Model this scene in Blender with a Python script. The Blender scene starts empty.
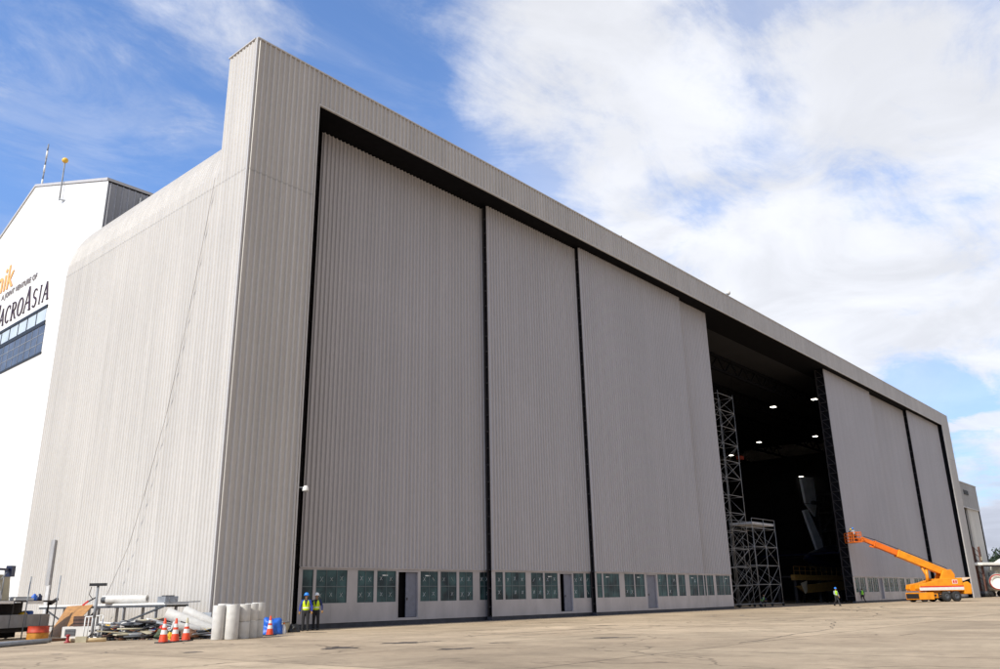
import bpy, bmesh, math, random
from mathutils import Vector, Matrix, noise
random.seed(7)
scn = bpy.context.scene
col = scn.collection
PI = math.pi
rad = math.radians
V = Vector

# ------------------------------------------------------------------ materials
MATS = {}
def newmat(name):
    m = bpy.data.materials.new(name); m.use_nodes = True
    nt = m.node_tree; b = nt.nodes['Principled BSDF']
    return m, nt, b

def mat(name, rgb, rough=.6, metal=0., var=.12, scale=3., bump=0., emit=None, spec=.5, stretch=None):
    """plain procedural material: base colour broken up by noise"""
    if name in MATS: return MATS[name]
    m, nt, b = newmat(name); N = nt.nodes; L = nt.links
    b.inputs['Roughness'].default_value = rough
    b.inputs['Metallic'].default_value = metal
    b.inputs['Specular IOR Level'].default_value = spec
    tc = N.new('ShaderNodeTexCoord'); mp = N.new('ShaderNodeMapping')
    if stretch: mp.inputs['Scale'].default_value = stretch
    L.new(tc.outputs['Object'], mp.inputs['Vector'])
    nz = N.new('ShaderNodeTexNoise'); nz.inputs['Scale'].default_value = scale; nz.inputs['Detail'].default_value = 6
    L.new(mp.outputs[0], nz.inputs['Vector'])
    mx = N.new('ShaderNodeMix'); mx.data_type = 'RGBA'
    mx.inputs[6].default_value = tuple(c*(1-var) for c in rgb)+(1,)
    mx.inputs[7].default_value = tuple(min(1, c*(1+var)) for c in rgb)+(1,)
    cr = N.new('ShaderNodeMapRange'); cr.inputs[1].default_value = .3; cr.inputs[2].default_value = .7
    L.new(nz.outputs['Fac'], cr.inputs[0]); L.new(cr.outputs[0], mx.inputs[0])
    L.new(mx.outputs[2], b.inputs['Base Color'])
    if bump:
        bp = N.new('ShaderNodeBump'); bp.inputs['Strength'].default_value = bump; bp.inputs['Distance'].default_value = .02
        L.new(nz.outputs['Fac'], bp.inputs['Height']); L.new(bp.outputs[0], b.inputs['Normal'])
    if emit:
        b.inputs['Emission Color'].default_value = tuple(rgb)+(1,); b.inputs['Emission Strength'].default_value = emit
    MATS[name] = m
    return m

def cladding(name, rgb, seams=(), dirt=.16, rough=.45):
    """ribbed steel sheet: weathering runs down the sheets, sheet-to-sheet tone shifts, lap seams at given heights"""
    m, nt, b = newmat(name); N = nt.nodes; L = nt.links
    b.inputs['Roughness'].default_value = rough
    b.inputs['Specular IOR Level'].default_value = .4
    tc = N.new('ShaderNodeTexCoord')
    def nz(scale, sc, detail=5):
        mp = N.new('ShaderNodeMapping'); mp.inputs['Scale'].default_value = sc
        L.new(tc.outputs['Object'], mp.inputs['Vector'])
        n = N.new('ShaderNodeTexNoise'); n.inputs['Scale'].default_value = scale; n.inputs['Detail'].default_value = detail
        L.new(mp.outputs[0], n.inputs['Vector']); return n.outputs['Fac']
    def mul(a, lo, hi, f0=.3, f1=.7):
        r = N.new('ShaderNodeMapRange'); r.inputs[1].default_value = f0; r.inputs[2].default_value = f1
        r.inputs[3].default_value = lo; r.inputs[4].default_value = hi; L.new(a, r.inputs[0]); return r.outputs[0]
    def M(op, a, bb):
        n = N.new('ShaderNodeMath'); n.operation = op
        for i, q in enumerate((a, bb)):
            if isinstance(q, (int, float)): n.inputs[i].default_value = q
            else: L.new(q, n.inputs[i])
        return n.outputs[0]
    run = mul(nz(1., (2.6, 2.6, .05), 6), 1-dirt, 1+dirt*.4)           # vertical runs
    big = mul(nz(.13, (1, 1, 1), 4), 1-dirt*.6, 1+dirt*.4)                # blotches
    fine = mul(nz(9, (1, 1, .4), 4), .96, 1.04)
    f = M('MULTIPLY', M('MULTIPLY', run, big), fine)
    # tone of single sheets, 1.0 m wide
    sp = N.new('ShaderNodeSeparateXYZ'); L.new(tc.outputs['Object'], sp.inputs[0])
    s = M('FLOOR', M('ADD', sp.outputs[0], sp.outputs[1]), 0)
    wn = N.new('ShaderNodeTexWhiteNoise'); wn.noise_dimensions = '1D'; L.new(s, wn.inputs['W'])
    f = M('MULTIPLY', f, mul(wn.outputs['Value'], .975, 1.02, 0, 1))
    for z in seams:
        d = M('ABSOLUTE', M('SUBTRACT', sp.outputs[2], z), 0)
        r = N.new('ShaderNodeMapRange'); r.inputs[1].default_value = .035; r.inputs[2].default_value = .07
        r.inputs[3].default_value = .8; r.inputs[4].default_value = 1; L.new(d, r.inputs[0])
        f = M('MULTIPLY', f, r.outputs[0])
    mx = N.new('ShaderNodeVectorMath'); mx.operation = 'SCALE'; mx.inputs[0].default_value = rgb
    L.new(f, mx.inputs['Scale']); L.new(mx.outputs[0], b.inputs['Base Color'])
    bp = N.new('ShaderNodeBump'); bp.inputs['Strength'].default_value = .25; bp.inputs['Distance'].default_value = .05
    L.new(nz(1.3, (1, 1, .6), 3), bp.inputs['Height']); L.new(bp.outputs[0], b.inputs['Normal'])
    MATS[name] = m
    return m

def concrete():
    m, nt, b = newmat('apron_concrete'); N = nt.nodes; L = nt.links
    b.inputs['Roughness'].default_value = .85; b.inputs['Specular IOR Level'].default_value = .25
    tc = N.new('ShaderNodeTexCoord')
    def nz(scale, sc=(1, 1, 1), detail=7, rough=.6, dist=0.):
        mp = N.new('ShaderNodeMapping'); mp.inputs['Scale'].default_value = sc
        L.new(tc.outputs['Object'], mp.inputs['Vector'])
        n = N.new('ShaderNodeTexNoise'); n.inputs['Scale'].default_value = scale; n.inputs['Detail'].default_value = detail
        n.inputs['Roughness'].default_value = rough; n.inputs['Distortion'].default_value = dist
        L.new(mp.outputs[0], n.inputs['Vector']); return n.outputs['Fac']
    def MR(a, lo, hi, f0=.3, f1=.7):
        r = N.new('ShaderNodeMapRange'); r.inputs[1].default_value = f0; r.inputs[2].default_value = f1
        r.inputs[3].default_value = lo; r.inputs[4].default_value = hi; L.new(a, r.inputs[0]); return r.outputs[0]
    def M(op, a, bb=0):
        n = N.new('ShaderNodeMath'); n.operation = op
        for i, q in enumerate((a, bb)):
            if isinstance(q, (int, float)): n.inputs[i].default_value = q
            else: L.new(q, n.inputs[i])
        return n.outputs[0]
    f = M('MULTIPLY', MR(nz(.05), .82, 1.1), MR(nz(.35, dist=.6), .74, 1.14))
    f = M('MULTIPLY', f, MR(nz(4.), .9, 1.08))
    f = M('MULTIPLY', f, MR(nz(40.), .9, 1.1))
    f = M('MULTIPLY', f, MR(nz(.16, (1, .35, 1), 8, .7, 1.2), .68, 1.0, .30, .42))     # worn dark patches
    f = M('MULTIPLY', f, MR(nz(.9, (1, .5, 1), 8, .75, .8), .66, 1.0, .33, .46))   # small stains
    # slabs
    sp = N.new('ShaderNodeSeparateXYZ'); L.new(tc.outputs['Object'], sp.inputs[0])
    wob = nz(1.5, detail=4)
    cells = []
    for ax, off in ((0, 1.3), (1, 2.2)):
        u = M('DIVIDE', M('ADD', M('ADD', sp.outputs[ax], off), M('MULTIPLY', wob, .06)), 7.5)
        cells.append(M('FLOOR', u))
        fr = M('ABSOLUTE', M('SUBTRACT', M('FRACT', u), .5))
        f = M('MULTIPLY', f, MR(fr, 1, .5, .493, .4965))
    cv = N.new('ShaderNodeCombineXYZ'); L.new(cells[0], cv.inputs[0]); L.new(cells[1], cv.inputs[1])
    wn = N.new('ShaderNodeTexWhiteNoise'); L.new(cv.outputs[0], wn.inputs['Vector'])
    f = M('MULTIPLY', f, MR(wn.outputs['Value'], .86, 1.1, 0, 1))
    # cracks: thin lines along the cell borders of a big warped voronoi
    mp = N.new('ShaderNodeMapping'); mp.inputs['Scale'].default_value = (.11, .11, .11)
    L.new(tc.outputs['Object'], mp.inputs['Vector'])
    wv = N.new('ShaderNodeTexNoise'); wv.inputs['Scale'].default_value = 2.2; wv.inputs['Detail'].default_value = 5
    L.new(mp.outputs[0], wv.inputs['Vector'])
    ad = N.new('ShaderNodeVectorMath'); ad.operation = 'MULTIPLY_ADD'; ad.inputs[1].default_value = (.5, .5, .5)
    L.new(wv.outputs['Color'], ad.inputs[0]); L.new(mp.outputs[0], ad.inputs[2])
    vo = N.new('ShaderNodeTexVoronoi'); vo.feature = 'DISTANCE_TO_EDGE'; vo.inputs['Scale'].default_value = 1
    L.new(ad.outputs[0], vo.inputs['Vector'])
    f = M('MULTIPLY', f, MR(vo.outputs['Distance'], .6, 1, .002, .007))
    mx = N.new('ShaderNodeMix'); mx.data_type = 'RGBA'
    mx.inputs[6].default_value = (.44, .335, .23, 1); mx.inputs[7].default_value = (.54, .425, .295, 1)
    L.new(MR(nz(.12, detail=5), 0, 1), mx.inputs[0])
    sc = N.new('ShaderNodeVectorMath'); sc.operation = 'SCALE'; L.new(mx.outputs[2], sc.inputs[0]); L.new(f, sc.inputs['Scale'])
    L.new(sc.outputs[0], b.inputs['Base Color'])
    bp = N.new('ShaderNodeBump'); bp.inputs['Strength'].default_value = .35; bp.inputs['Distance'].default_value = .02
    L.new(nz(12), bp.inputs['Height']); L.new(bp.outputs[0], b.inputs['Normal'])
    return m

def glass_mat():
    m, nt, b = newmat('teal_glass'); N = nt.nodes; L = nt.links
    b.inputs['Roughness'].default_value = .2
    b.inputs['Specular IOR Level'].default_value = .3
    tc = N.new('ShaderNodeTexCoord')
    n = N.new('ShaderNodeTexNoise'); n.inputs['Scale'].default_value = 1.1; n.inputs['Detail'].default_value = 6
    L.new(tc.outputs['Object'], n.inputs['Vector'])
    r = N.new('ShaderNodeValToRGB'); e = r.color_ramp.elements
    e[0].position = .34; e[0].color = (.018, .028, .034, 1); e[1].position = .68; e[1].color = (.06, .125, .13, 1)
    L.new(n.outputs['Fac'], r.inputs[0]); L.new(r.outputs[0], b.inputs['Base Color'])
    bp = N.new('ShaderNodeBump'); bp.inputs['Strength'].default_value = .15; bp.inputs['Distance'].default_value = .02
    L.new(n.outputs['Fac'], bp.inputs['Height']); L.new(bp.outputs[0], b.inputs['Normal'])
    return m

M_SIDE = M_FRONT = cladding('wall_cladding', (.512, .484, .456), seams=(23.5,), dirt=.10)
M_DOOR = cladding('door_cladding', (.445, .425, .435), dirt=.06)
M_TRIM = mat('trim_steel', (.50, .48, .47), .4, .0, .06)
M_PLATE = mat('door_plate', (.415, .39, .40), .45, 0, .14, .9, stretch=(1, 1, .5))
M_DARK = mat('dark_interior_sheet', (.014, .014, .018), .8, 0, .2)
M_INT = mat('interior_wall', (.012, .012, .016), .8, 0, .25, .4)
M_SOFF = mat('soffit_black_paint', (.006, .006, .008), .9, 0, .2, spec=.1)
M_STEELD = mat('dark_door_steel', (.03, .026, .028), .7, 0, .3)
M_RAIL = mat('base_rail_dark', (.035, .037, .05), .6, 0, .3)
M_GLASS = glass_mat()
M_TAPE = mat('white_tape', (.75, .76, .76), .6)
M_LEAF = mat('door_leaf_grey_blue', (.16, .17, .22), .5)
M_WHITEB = cladding('white_painted_cladding', (.80, .79, .775), seams=(8.0, 16.0), dirt=.05)
M_GREYB = cladding('grey_end_cladding', (.36, .36, .38), dirt=.2)
M_ANNEX = cladding('annex_cladding', (.40, .385, .37), dirt=.15)
M_ANNEXD = cladding('annex_door_sun_colour', (.62, .59, .54), dirt=.15)  # paler than the annex walls: sunlight put into the door's colour
M_CONC = concrete()
M_ORANGE = mat('orange_machine_paint', (.78, .28, .008), .45, 0, .16, 1.2)
M_ORED = mat('orange_red_paint', (.72, .15, .008), .45, 0, .1, 2)
M_TYRE = mat('tyre_rubber', (.02, .02, .02), .85, 0, .3)
M_WHITE = mat('white_paint', (.70, .69, .67), .5, 0, .05)
M_RED = mat('red_paint', (.62, .03, .02), .45, 0, .1)
M_BLACK = mat('black_plastic', (.012, .012, .014), .5)
M_GALV = mat('galvanised_tube', (.30, .30, .31), .5, .3, .15, 6)
M_ROLL = mat('white_foil_roll', (.56, .54, .51), .6, 0, .10, 4, bump=.7)
M_BLUE = mat('blue_tarpaulin', (.015, .11, .50), .45, 0, .25, 4, bump=.6)
M_PLY = mat('plywood', (.38, .185, .055), .7, 0, .22, 2.5, stretch=(1, 1, 5))
M_CARD = mat('brown_board', (.14, .085, .07), .8, 0, .25)
M_GREY = mat('grey_paint', (.22, .23, .25), .5, 0, .2, 2)
M_DGREY = mat('dark_grey_paint', (.06, .065, .075), .6, 0, .3, 3)
M_YELL = mat('yellow_paint', (.62, .38, .02), .5, 0, .2)
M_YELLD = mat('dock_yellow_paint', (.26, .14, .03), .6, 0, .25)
M_BEIGE = mat('beige_board', (.45, .40, .28), .7, 0, .15)
M_SKIN = mat('skin', (.30, .16, .09), .5)
M_HAIR = mat('hair_black', (.01, .008, .007), .5)
M_LAMP = mat('lamp_glow', (1, .93, .8), emit=7)
M_CONEO = mat('cone_orange', (.72, .06, .012), .5, 0, .2, 8)
M_LEAFG = mat('leaf_green', (.028, .05, .022), .7, 0, .5, 1.5)
M_BARK = mat('bark', (.08, .06, .045), .9, 0, .3)
M_PLANE = mat('aircraft_white', (.78, .77, .72), .3, 0, .03)
M_PLANEB = mat('aircraft_blue', (.01, .015, .05), .3)
M_FIN = mat('fin_paint', (.85, .86, .9), .4, 0, .1, .5)
M_STAIN = mat('oil_stain', (.075, .06, .05), .6, 0, .4, 3)
M_PIPE = mat('grey_pipe', (.25, .27, .3), .5, 0, .15)
M_PIPED = mat('rusty_pipe', (.16, .075, .04), .8, 0, .3)
M_GREEN = mat('olive_bag', (.08, .11, .06), .8, 0, .3)
M_GOLD = mat('yellow_lamp', (.85, .5, .05), .4)
M_OTEXT = mat('orange_lettering', (.92, .42, .13), .5, 0, .05)
M_DTEXT = mat('dark_lettering', (.05, .02, .03), .5, 0, .1)
M_BGLASS = mat('blue_glass', (.075, .09, .13), .25, 0, .3, .8)
M_LGLASS = mat('light_glass', (.5, .56, .62), .2, 0, .1, .8)

# ------------------------------------------------------------------ helpers
def tag(o, label=None, cat=None, group=None, kind=None):
    if label: o['label'] = label
    if cat: o['category'] = cat
    if group: o['group'] = group
    if kind: o['kind'] = kind
    return o

def empty(name, loc, rz=0, label=None, cat=None, group=None):
    o = bpy.data.objects.new(name, None); col.objects.link(o)
    o.location = loc; o.rotation_euler = (0, 0, rz); o.empty_display_size = .2
    return tag(o, label, cat, group)

class MB:
    def __init__(s): s.v = []; s.f = []; s.m = []; s.sm = []
    def add(s, vs, fs, mi=0, smooth=False):
        b = len(s.v); s.v += [tuple(p) for p in vs]
        for f in fs: s.f.append([i+b for i in f]); s.m.append(mi); s.sm.append(smooth)
    def box(s, x0, x1, y0, y1, z0, z1, mi=0):
        vs = [(x, y, z) for z in (z0, z1) for y in (y0, y1) for x in (x0, x1)]
        s.add(vs, [(0, 2, 3, 1), (4, 5, 7, 6), (0, 1, 5, 4), (2, 6, 7, 3), (0, 4, 6, 2), (1, 3, 7, 5)], mi)
    def obox(s, c, ax, ay, az, mi=0):
        """box with centre c and half-axis vectors"""
        c, ax, ay, az = V(c), V(ax), V(ay), V(az)
        vs = [c+sx*ax+sy*ay+sz*az for sz in (-1, 1) for sy in (-1, 1) for sx in (-1, 1)]
        s.add(vs, [(0, 2, 3, 1), (4, 5, 7, 6), (0, 1, 5, 4), (2, 6, 7, 3), (0, 4, 6, 2), (1, 3, 7, 5)], mi)
    def bar(s, p, q, w, h=None, mi=0, up=(0, 0, 1)):
        p, q = V(p), V(q); h = h or w; d = (q-p); L = d.length
        if L < 1e-6: return
        d /= L; u = V(up)
        if abs(d.dot(u)) > .98: u = V((1, 0, 0))
        a = d.cross(u).normalized(); b = a.cross(d)
        s.obox((p+q)/2, d*L/2, a*w/2, b*h/2, mi)
    def tube(s, p, q, r, r2=None, n=10, mi=0, cap=True):
        p, q = V(p), V(q); r2 = r if r2 is None else r2; d = (q-p).normalized()
        u = V((0, 0, 1)) if abs(d.z) < .95 else V((1, 0, 0))
        a = d.cross(u).normalized(); b = a.cross(d)
        vs = []
        for c, rr in ((p, r), (q, r2)):
            for i in range(n):
                t = 2*PI*i/n; vs.append(c+(a*math.cos(t)+b*math.sin(t))*rr)
        fs = [(i, (i+1) % n, n+(i+1) % n, n+i) for i in range(n)]
        s.add(vs, fs, mi, True)
        if cap:
            b0 = len(s.v)-2*n
            s.f.append([b0+i for i in range(n)][::-1]); s.m.append(mi); s.sm.append(False)
            s.f.append([b0+n+i for i in range(n)]); s.m.append(mi); s.sm.append(False)
    def ring_tube(s, p, q, r, ri, n=16, mi=0, mi2=None):
        """hollow roll"""
        p, q = V(p), V(q); d = (q-p).normalized(); u = V((0, 0, 1)) if abs(d.z) < .95 else V((1, 0, 0))
        a = d.cross(u).normalized(); b = a.cross(d); vs = []
        for c, rr in ((p, r), (q, r), (q, ri), (p, ri)):
            for i in range(n):
                t = 2*PI*i/n; vs.append(c+(a*math.cos(t)+b*math.sin(t))*rr)
        fs = []
        for k in range(4):
            for i in range(n): fs.append((k*n+i, k*n+(i+1) % n, ((k+1) % 4)*n+(i+1) % n, ((k+1) % 4)*n+i))
        s.add(vs, fs[:n], mi, True); b0 = len(s.v)-4*n
        for f in fs[n:]:
            s.f.append([b0+i for i in f]); s.m.append(mi if mi2 is None else mi2); s.sm.append(False)
    def lathe(s, prof, c=(0, 0, 0), n=16, mi=0, axis='z'):
        c = V(c); vs = []
        for r, z in prof:
            for i in range(n):
                t = 2*PI*i/n
                if axis == 'z': vs.append(c+V((r*math.cos(t), r*math.sin(t), z)))
                elif axis == 'x': vs.append(c+V((z, r*math.cos(t), r*math.sin(t))))
                else: vs.append(c+V((r*math.cos(t), z, r*math.sin(t))))
        fs = [(k*n+i, k*n+(i+1) % n, (k+1)*n+(i+1) % n, (k+1)*n+i) for k in range(len(prof)-1) for i in range(n)]
        s.add(vs, fs, mi, True)
    def capsule(s, p, q, r, r2, n=12, mi=0, sq=1.0):
        """tapered capsule, closed"""
        p, q = V(p), V(q); d = q-p; L = max(d.length, 1e-4); d = d/L
        u = V((0, 1, 0)) if abs(d.y) < .9 else V((1, 0, 0))
        a = d.cross(u).normalized(); b = a.cross(d); vs = [p-d*r]; rings = []
        for k in (1, 2, 3): t = PI/2*(1-k/3); rings.append((p-d*r*math.sin(t), r*math.cos(t)))
        for k in (0, 1, 2): t = PI/2*k/3; rings.append((q+d*r2*math.sin(t), r2*math.cos(t)))
        for c, rr in rings:
            for i in range(n):
                t = 2*PI*i/n; vs.append(c+(a*math.cos(t)+b*math.sin(t)*sq)*rr)
        vs.append(q+d*r2); fs = [(0, 1+(i+1) % n, 1+i) for i in range(n)]
        for k in range(5):
            for i in range(n): fs.append((1+k*n+i, 1+k*n+(i+1) % n, 1+(k+1)*n+(i+1) % n, 1+(k+1)*n+i))
        e = len(vs)-1; fs += [(e, 1+5*n+i, 1+5*n+(i+1) % n) for i in range(n)]
        s.add(vs, fs, mi, True)
    def ball(s, c, rx, ry, rz, n=14, m=9, mi=0):
        c = V(c); vs = [c-V((0, 0, rz))]
        for k in range(1, m):
            t = PI*k/m
            for i in range(n):
                a = 2*PI*i/n; vs.append(c+V((rx*math.sin(t)*math.cos(a), ry*math.sin(t)*math.sin(a), -rz*math.cos(t))))
        vs.append(c+V((0, 0, rz))); fs = [(0, 1+(i+1) % n, 1+i) for i in range(n)]
        for k in range(m-2):
            for i in range(n): fs.append((1+k*n+i, 1+k*n+(i+1) % n, 1+(k+1)*n+(i+1) % n, 1+(k+1)*n+i))
        e = len(vs)-1; fs += [(e, 1+(m-2)*n+i, 1+(m-2)*n+(i+1) % n) for i in range(n)]
        s.add(vs, fs, mi, True)
    def prism(s, poly, h0, h1, plane='xz', mi=0):
        """polygon extruded along the remaining axis"""
        def P(a, b, h): return {'xz': (a, h, b), 'xy': (a, b, h), 'yz': (h, a, b)}[plane]
        n = len(poly); vs = [P(a, b, h0) for a, b in poly]+[P(a, b, h1) for a, b in poly]
        s.add(vs, [list(range(n)), list(range(2*n-1, n-1, -1))]+[(i, n+i, n+(i+1) % n, (i+1) % n) for i in range(n)], mi)
    def build(s, name, mats, parent=None, fix=True, bevel=0):
        me = bpy.data.meshes.new(name); me.from_pydata(s.v, [], s.f)
        for m in (mats if isinstance(mats, (list, tuple)) else [mats]): me.materials.append(m)
        for p, mi, sm in zip(me.polygons, s.m, s.sm): p.material_index = mi; p.use_smooth = sm
        if fix:
            bm = bmesh.new(); bm.from_mesh(me); bmesh.ops.recalc_face_normals(bm, faces=bm.faces); bm.to_mesh(me); bm.free()
        o = bpy.data.objects.new(name, me); col.objects.link(o)
        if parent: o.parent = parent
        if bevel:
            b = o.modifiers.new('bevel', 'BEVEL'); b.width = bevel; b.segments = 2; b.limit_method = 'ANGLE'
        return o

def copy_tree(o, parent=None):
    c = o.copy(); col.objects.link(c); c.parent = parent
    for ch in [x for x in bpy.data.objects if x.parent == o]: copy_tree(ch, c)
    return c

def ribs(length, pitch=.34, depth=.095, top=.06, slope=.05):
    """(s, offset) profile of ribbed sheet from s=0 to s=length"""
    pts = [(0, 0)]; n = int(length/pitch); pitch = length/max(n, 1)
    for i in range(n):
        c = (i+.5)*pitch
        pts += [(c-top/2-slope, 0), (c-top/2, depth), (c+top/2, depth), (c+top/2+slope, 0)]
    pts.append((length, 0)); return pts

def sheet(mb, origin, d, length, path, mi=0, **kw):
    """ribbed cladding: profile along d swept over path [(point, outward normal)]"""
    prof = ribs(length, **kw); o = V(origin); d = V(d); vs = []; n = len(prof)
    for p, nn in path:
        for s, off in prof: vs.append(o+d*s+V(p)+V(nn)*off)
    fs = [(k*n+i, k*n+i+1, (k+1)*n+i+1, (k+1)*n+i) for k in range(len(path)-1) for i in range(n-1)]
    mb.add(vs, fs, mi)

# ------------------------------------------------------------------ dimensions
H = 31.77; W = 145.66; HO = 29.56; A = 4.37; B = 140.85; L = 22.74; HS = 23.5; R = 6.0
TH = 2.85                                  # depth of the front portal frame above the roof

# ------------------------------------------------------------------ hangar
hangar = empty('hangar', (0, 0, 0), 0, 'huge grey ribbed steel aircraft hangar with tall sliding doors, one bay open', 'hangar')
N_Y = V((0, -1, 0)); N_X = V((-1, 0, 0))
mb = MB()
sheet(mb, (0, 0, 0), (1, 0, 0), A, [((0, 0, 0), N_Y), ((0, 0, H), N_Y)], pitch=.33)
mb.build('front_column_cladding', M_FRONT, hangar, fix=False)
mb = MB()
sheet(mb, (B, 0, 0), (1, 0, 0), W-B, [((0, 0, 0), N_Y), ((0, 0, H), N_Y)], pitch=.33)
mb.build('front_column_cladding', M_FRONT, hangar, fix=False)
mb = MB()
sheet(mb, (A, .012, 0), (1, 0, 0), B-A, [((0, 0, HO), N_Y), ((0, 0, H), N_Y)], pitch=.33)
mb.build('fascia', M_FRONT, hangar, fix=False)
mb = MB()
mb.box(A-.02, B+.02, -.07, .05, HO-.10, HO+.02)              # drip trim under the fascia
mb.box(A-.06, A+.03, -.06, .05, 0, HO+.02); mb.box(B-.03, B+.06, -.06, .05, 0, HO-.1)
mb.box(-.035, .05, -.055, .06, 0, H+.02)                     # corner flashing
mb.box(0, W, -.1, .12, H-.05, H+.03)                       # coping
mb.box(-.1, .06, .12, TH, H-.04, H+.028)
mb.build('trim', M_TRIM, hangar)
# side wall: flat to the eave line then rolled over into the roof
mb = MB()
sheet(mb, (0, 0, 0), (0, 1, 0), TH, [((0, 0, 0), N_X), ((0, 0, H), N_X)], pitch=.31, depth=.05)
path = [((0, 0, 0), N_X), ((0, 0, HS), N_X)]
for k in range(1, 13):
    t = PI/2*k/12
    path.append(((R-R*math.cos(t), 0, HS+R*math.sin(t)), V((-math.cos(t), 0, math.sin(t)))))
sheet(mb, (0, TH, 0), (0, 1, 0), L-TH, path, pitch=.31, depth=.05)
mb.build('side_wall', M_SIDE, hangar, fix=False)
# right side, same construction
mb = MB()
NX2 = V((1, 0, 0)); path = [((0, 0, 0), NX2), ((0, 0, HS), NX2)]
for k in range(1, 9):
    t = PI/2*k/8; path.append(((-R+R*math.cos(t), 0, HS+R*math.sin(t)), V((math.cos(t), 0, math.sin(t)))))
sheet(mb, (W, TH, 0), (0, 1, 0), 50-TH, path); sheet(mb, (W, 0, 0), (0, 1, 0), TH, [((0, 0, 0), NX2), ((0, 0, H), NX2)])
mb.build('far_side_wall', M_SIDE, hangar, fix=False)
# dark lining, roof slabs and back walls
mb = MB()
mb.box(.08, A-.04, .08, TH-.05, 0, HO); mb.build('portal_column_core', M_SOFF, hangar)
mb = MB(); mb.box(B+.04, W-.08, .08, TH-.05, 0, HO); mb.build('portal_column_core', M_SOFF, hangar)
mb = MB(); mb.box(.08, W-.08, .08, TH-.03, HO+.004, H-.03)
mb.box(A-.04, B+.04, TH-.03, 3.9, HO+.004, HO+.4)
mb.build('portal_beam', M_SOFF, hangar)
mb = MB(); mb.box(.06, W-.06, TH-.02, TH+.0, HO+.02, H-.03); mb.build('parapet_back', M_TRIM, hangar)
mb = MB()
mb.box(R, W-R, TH, L, 29.98, 30.2, 0); mb.box(40, W-R, L, 50, 29.98, 30.2, 0)
mb.build('roof', M_TRIM, hangar)
# curved inner liners close the eave against light
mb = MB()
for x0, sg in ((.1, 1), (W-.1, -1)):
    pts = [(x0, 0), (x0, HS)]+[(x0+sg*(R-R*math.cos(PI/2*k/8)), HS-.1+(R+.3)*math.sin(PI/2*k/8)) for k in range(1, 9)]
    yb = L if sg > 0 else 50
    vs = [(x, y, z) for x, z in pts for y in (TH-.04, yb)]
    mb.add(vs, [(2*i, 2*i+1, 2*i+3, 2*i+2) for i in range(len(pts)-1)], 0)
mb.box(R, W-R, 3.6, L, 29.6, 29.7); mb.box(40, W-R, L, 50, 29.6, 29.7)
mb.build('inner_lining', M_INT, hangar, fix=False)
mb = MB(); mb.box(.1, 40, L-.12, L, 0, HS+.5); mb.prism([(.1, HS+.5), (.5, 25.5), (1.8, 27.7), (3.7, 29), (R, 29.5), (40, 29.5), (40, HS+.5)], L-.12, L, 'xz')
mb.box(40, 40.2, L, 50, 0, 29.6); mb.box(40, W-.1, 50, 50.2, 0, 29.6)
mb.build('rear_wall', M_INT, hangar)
# roof trusses seen dimly through the open bay
mb = MB()
for y in (8, 15, 22, 30, 38, 46):
    x0 = 58
    mb.bar((x0, y, 29.3), (W-2, y, 29.3), .3); mb.bar((x0, y, 27.6), (W-2, y, 27.6), .3)
    x = x0
    while x < W-5:
        mb.bar((x, y, 27.6), (x+1.8, y, 29.3), .15); mb.bar((x+1.8, y, 29.3), (x+3.6, y, 27.6), .15); x += 3.6
mb.build('roof_truss', M_SOFF, hangar)
mb = MB()
for y in range(5, 50, 6): mb.bar((W-.9, y, 0), (W-.9, y, 28), .5, .5)
for z in (5, 10, 15, 20, 25): mb.bar((W-.9, 4, z), (W-.9, 50, z), .2, .2)
mb.build('wall_frame', M_INT, hangar)
# ceiling lights at the far rows
for (x, y, z) in ((95.1, 11.7, 27.4), (94.6, 5.4, 27.4), (121.0, 25.7, 27.3), (122.9, 16.2, 27.3), (130.8, 35.9, 27.3), (143.9, 27.7, 23.5), (134, 8, 27.3), (75, 18, 27.4)):
    f = MB(); f.box(x-.45, x+.45, y-.45, y+.45, z+.06, z+.22); f.bar((x, y, z+.2), (x, y, 29.4 if z > 25 else z+.6), .05)
    if z < 25: f.bar((x, y, z+.5), (W-.3, y, z+.5), .08)
    lo = f.build('ceiling_light', M_STEELD, hangar)
    g = MB(); g.box(x-.33, x+.33, y-.33, y+.33, z, z+.05); g.build('lamp_panel', M_LAMP, lo)

# sliding doors ------------------------------------------------
def window(parent, x0, x1, y, z0, z1, cols, tape=1.0):
    mb = MB()
    mb.box(x0, x1, y+.05, y+.07, z0, z1, 0)
    for i in range(1, cols):
        x = x0+(x1-x0)*i/cols; mb.box(x-.018, x+.018, y+.02, y+.05, z0, z1, 1)
    zm = (z0+z1)/2; mb.box(x0, x1, y+.015, y+.05, zm-.025, zm+.025, 1)
    mb.box(x0, x0+.03, y+.015, y+.05, z0, z1, 1); mb.box(x1-.03, x1, y+.015, y+.05, z0, z1, 1)
    w = (x1-x0)/cols
    for i in range(cols):
        for k, zc in enumerate(((z0+zm)/2, (zm+z1)/2)):
            if random.random() > tape: continue
            xc = x0+w*(i+.5)+random.uniform(-.04, .04); zz = zc+random.uniform(-.06, .03); r = .12*random.uniform(.8, 1.1)
            for sg in (1, -1):
                if random.random() < .12: continue
                mb.bar((xc-r*.8, y+.044, zz-sg*r), (xc+r*.8, y+.044, zz+sg*r), .006, .03, 2, up=(0, 1, 0))
    if random.random() < .25:
        xc = x0+w*.6; mb.box(xc, xc+.4, y+.035, y+.049, z1-.28, z1-.22, 2)
    return mb.build('window', [M_GLASS, M_DGREYW, M_TAPE], parent)
M_DGREYW = mat('window_bar', (.10, .13, .14), .5)

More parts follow.
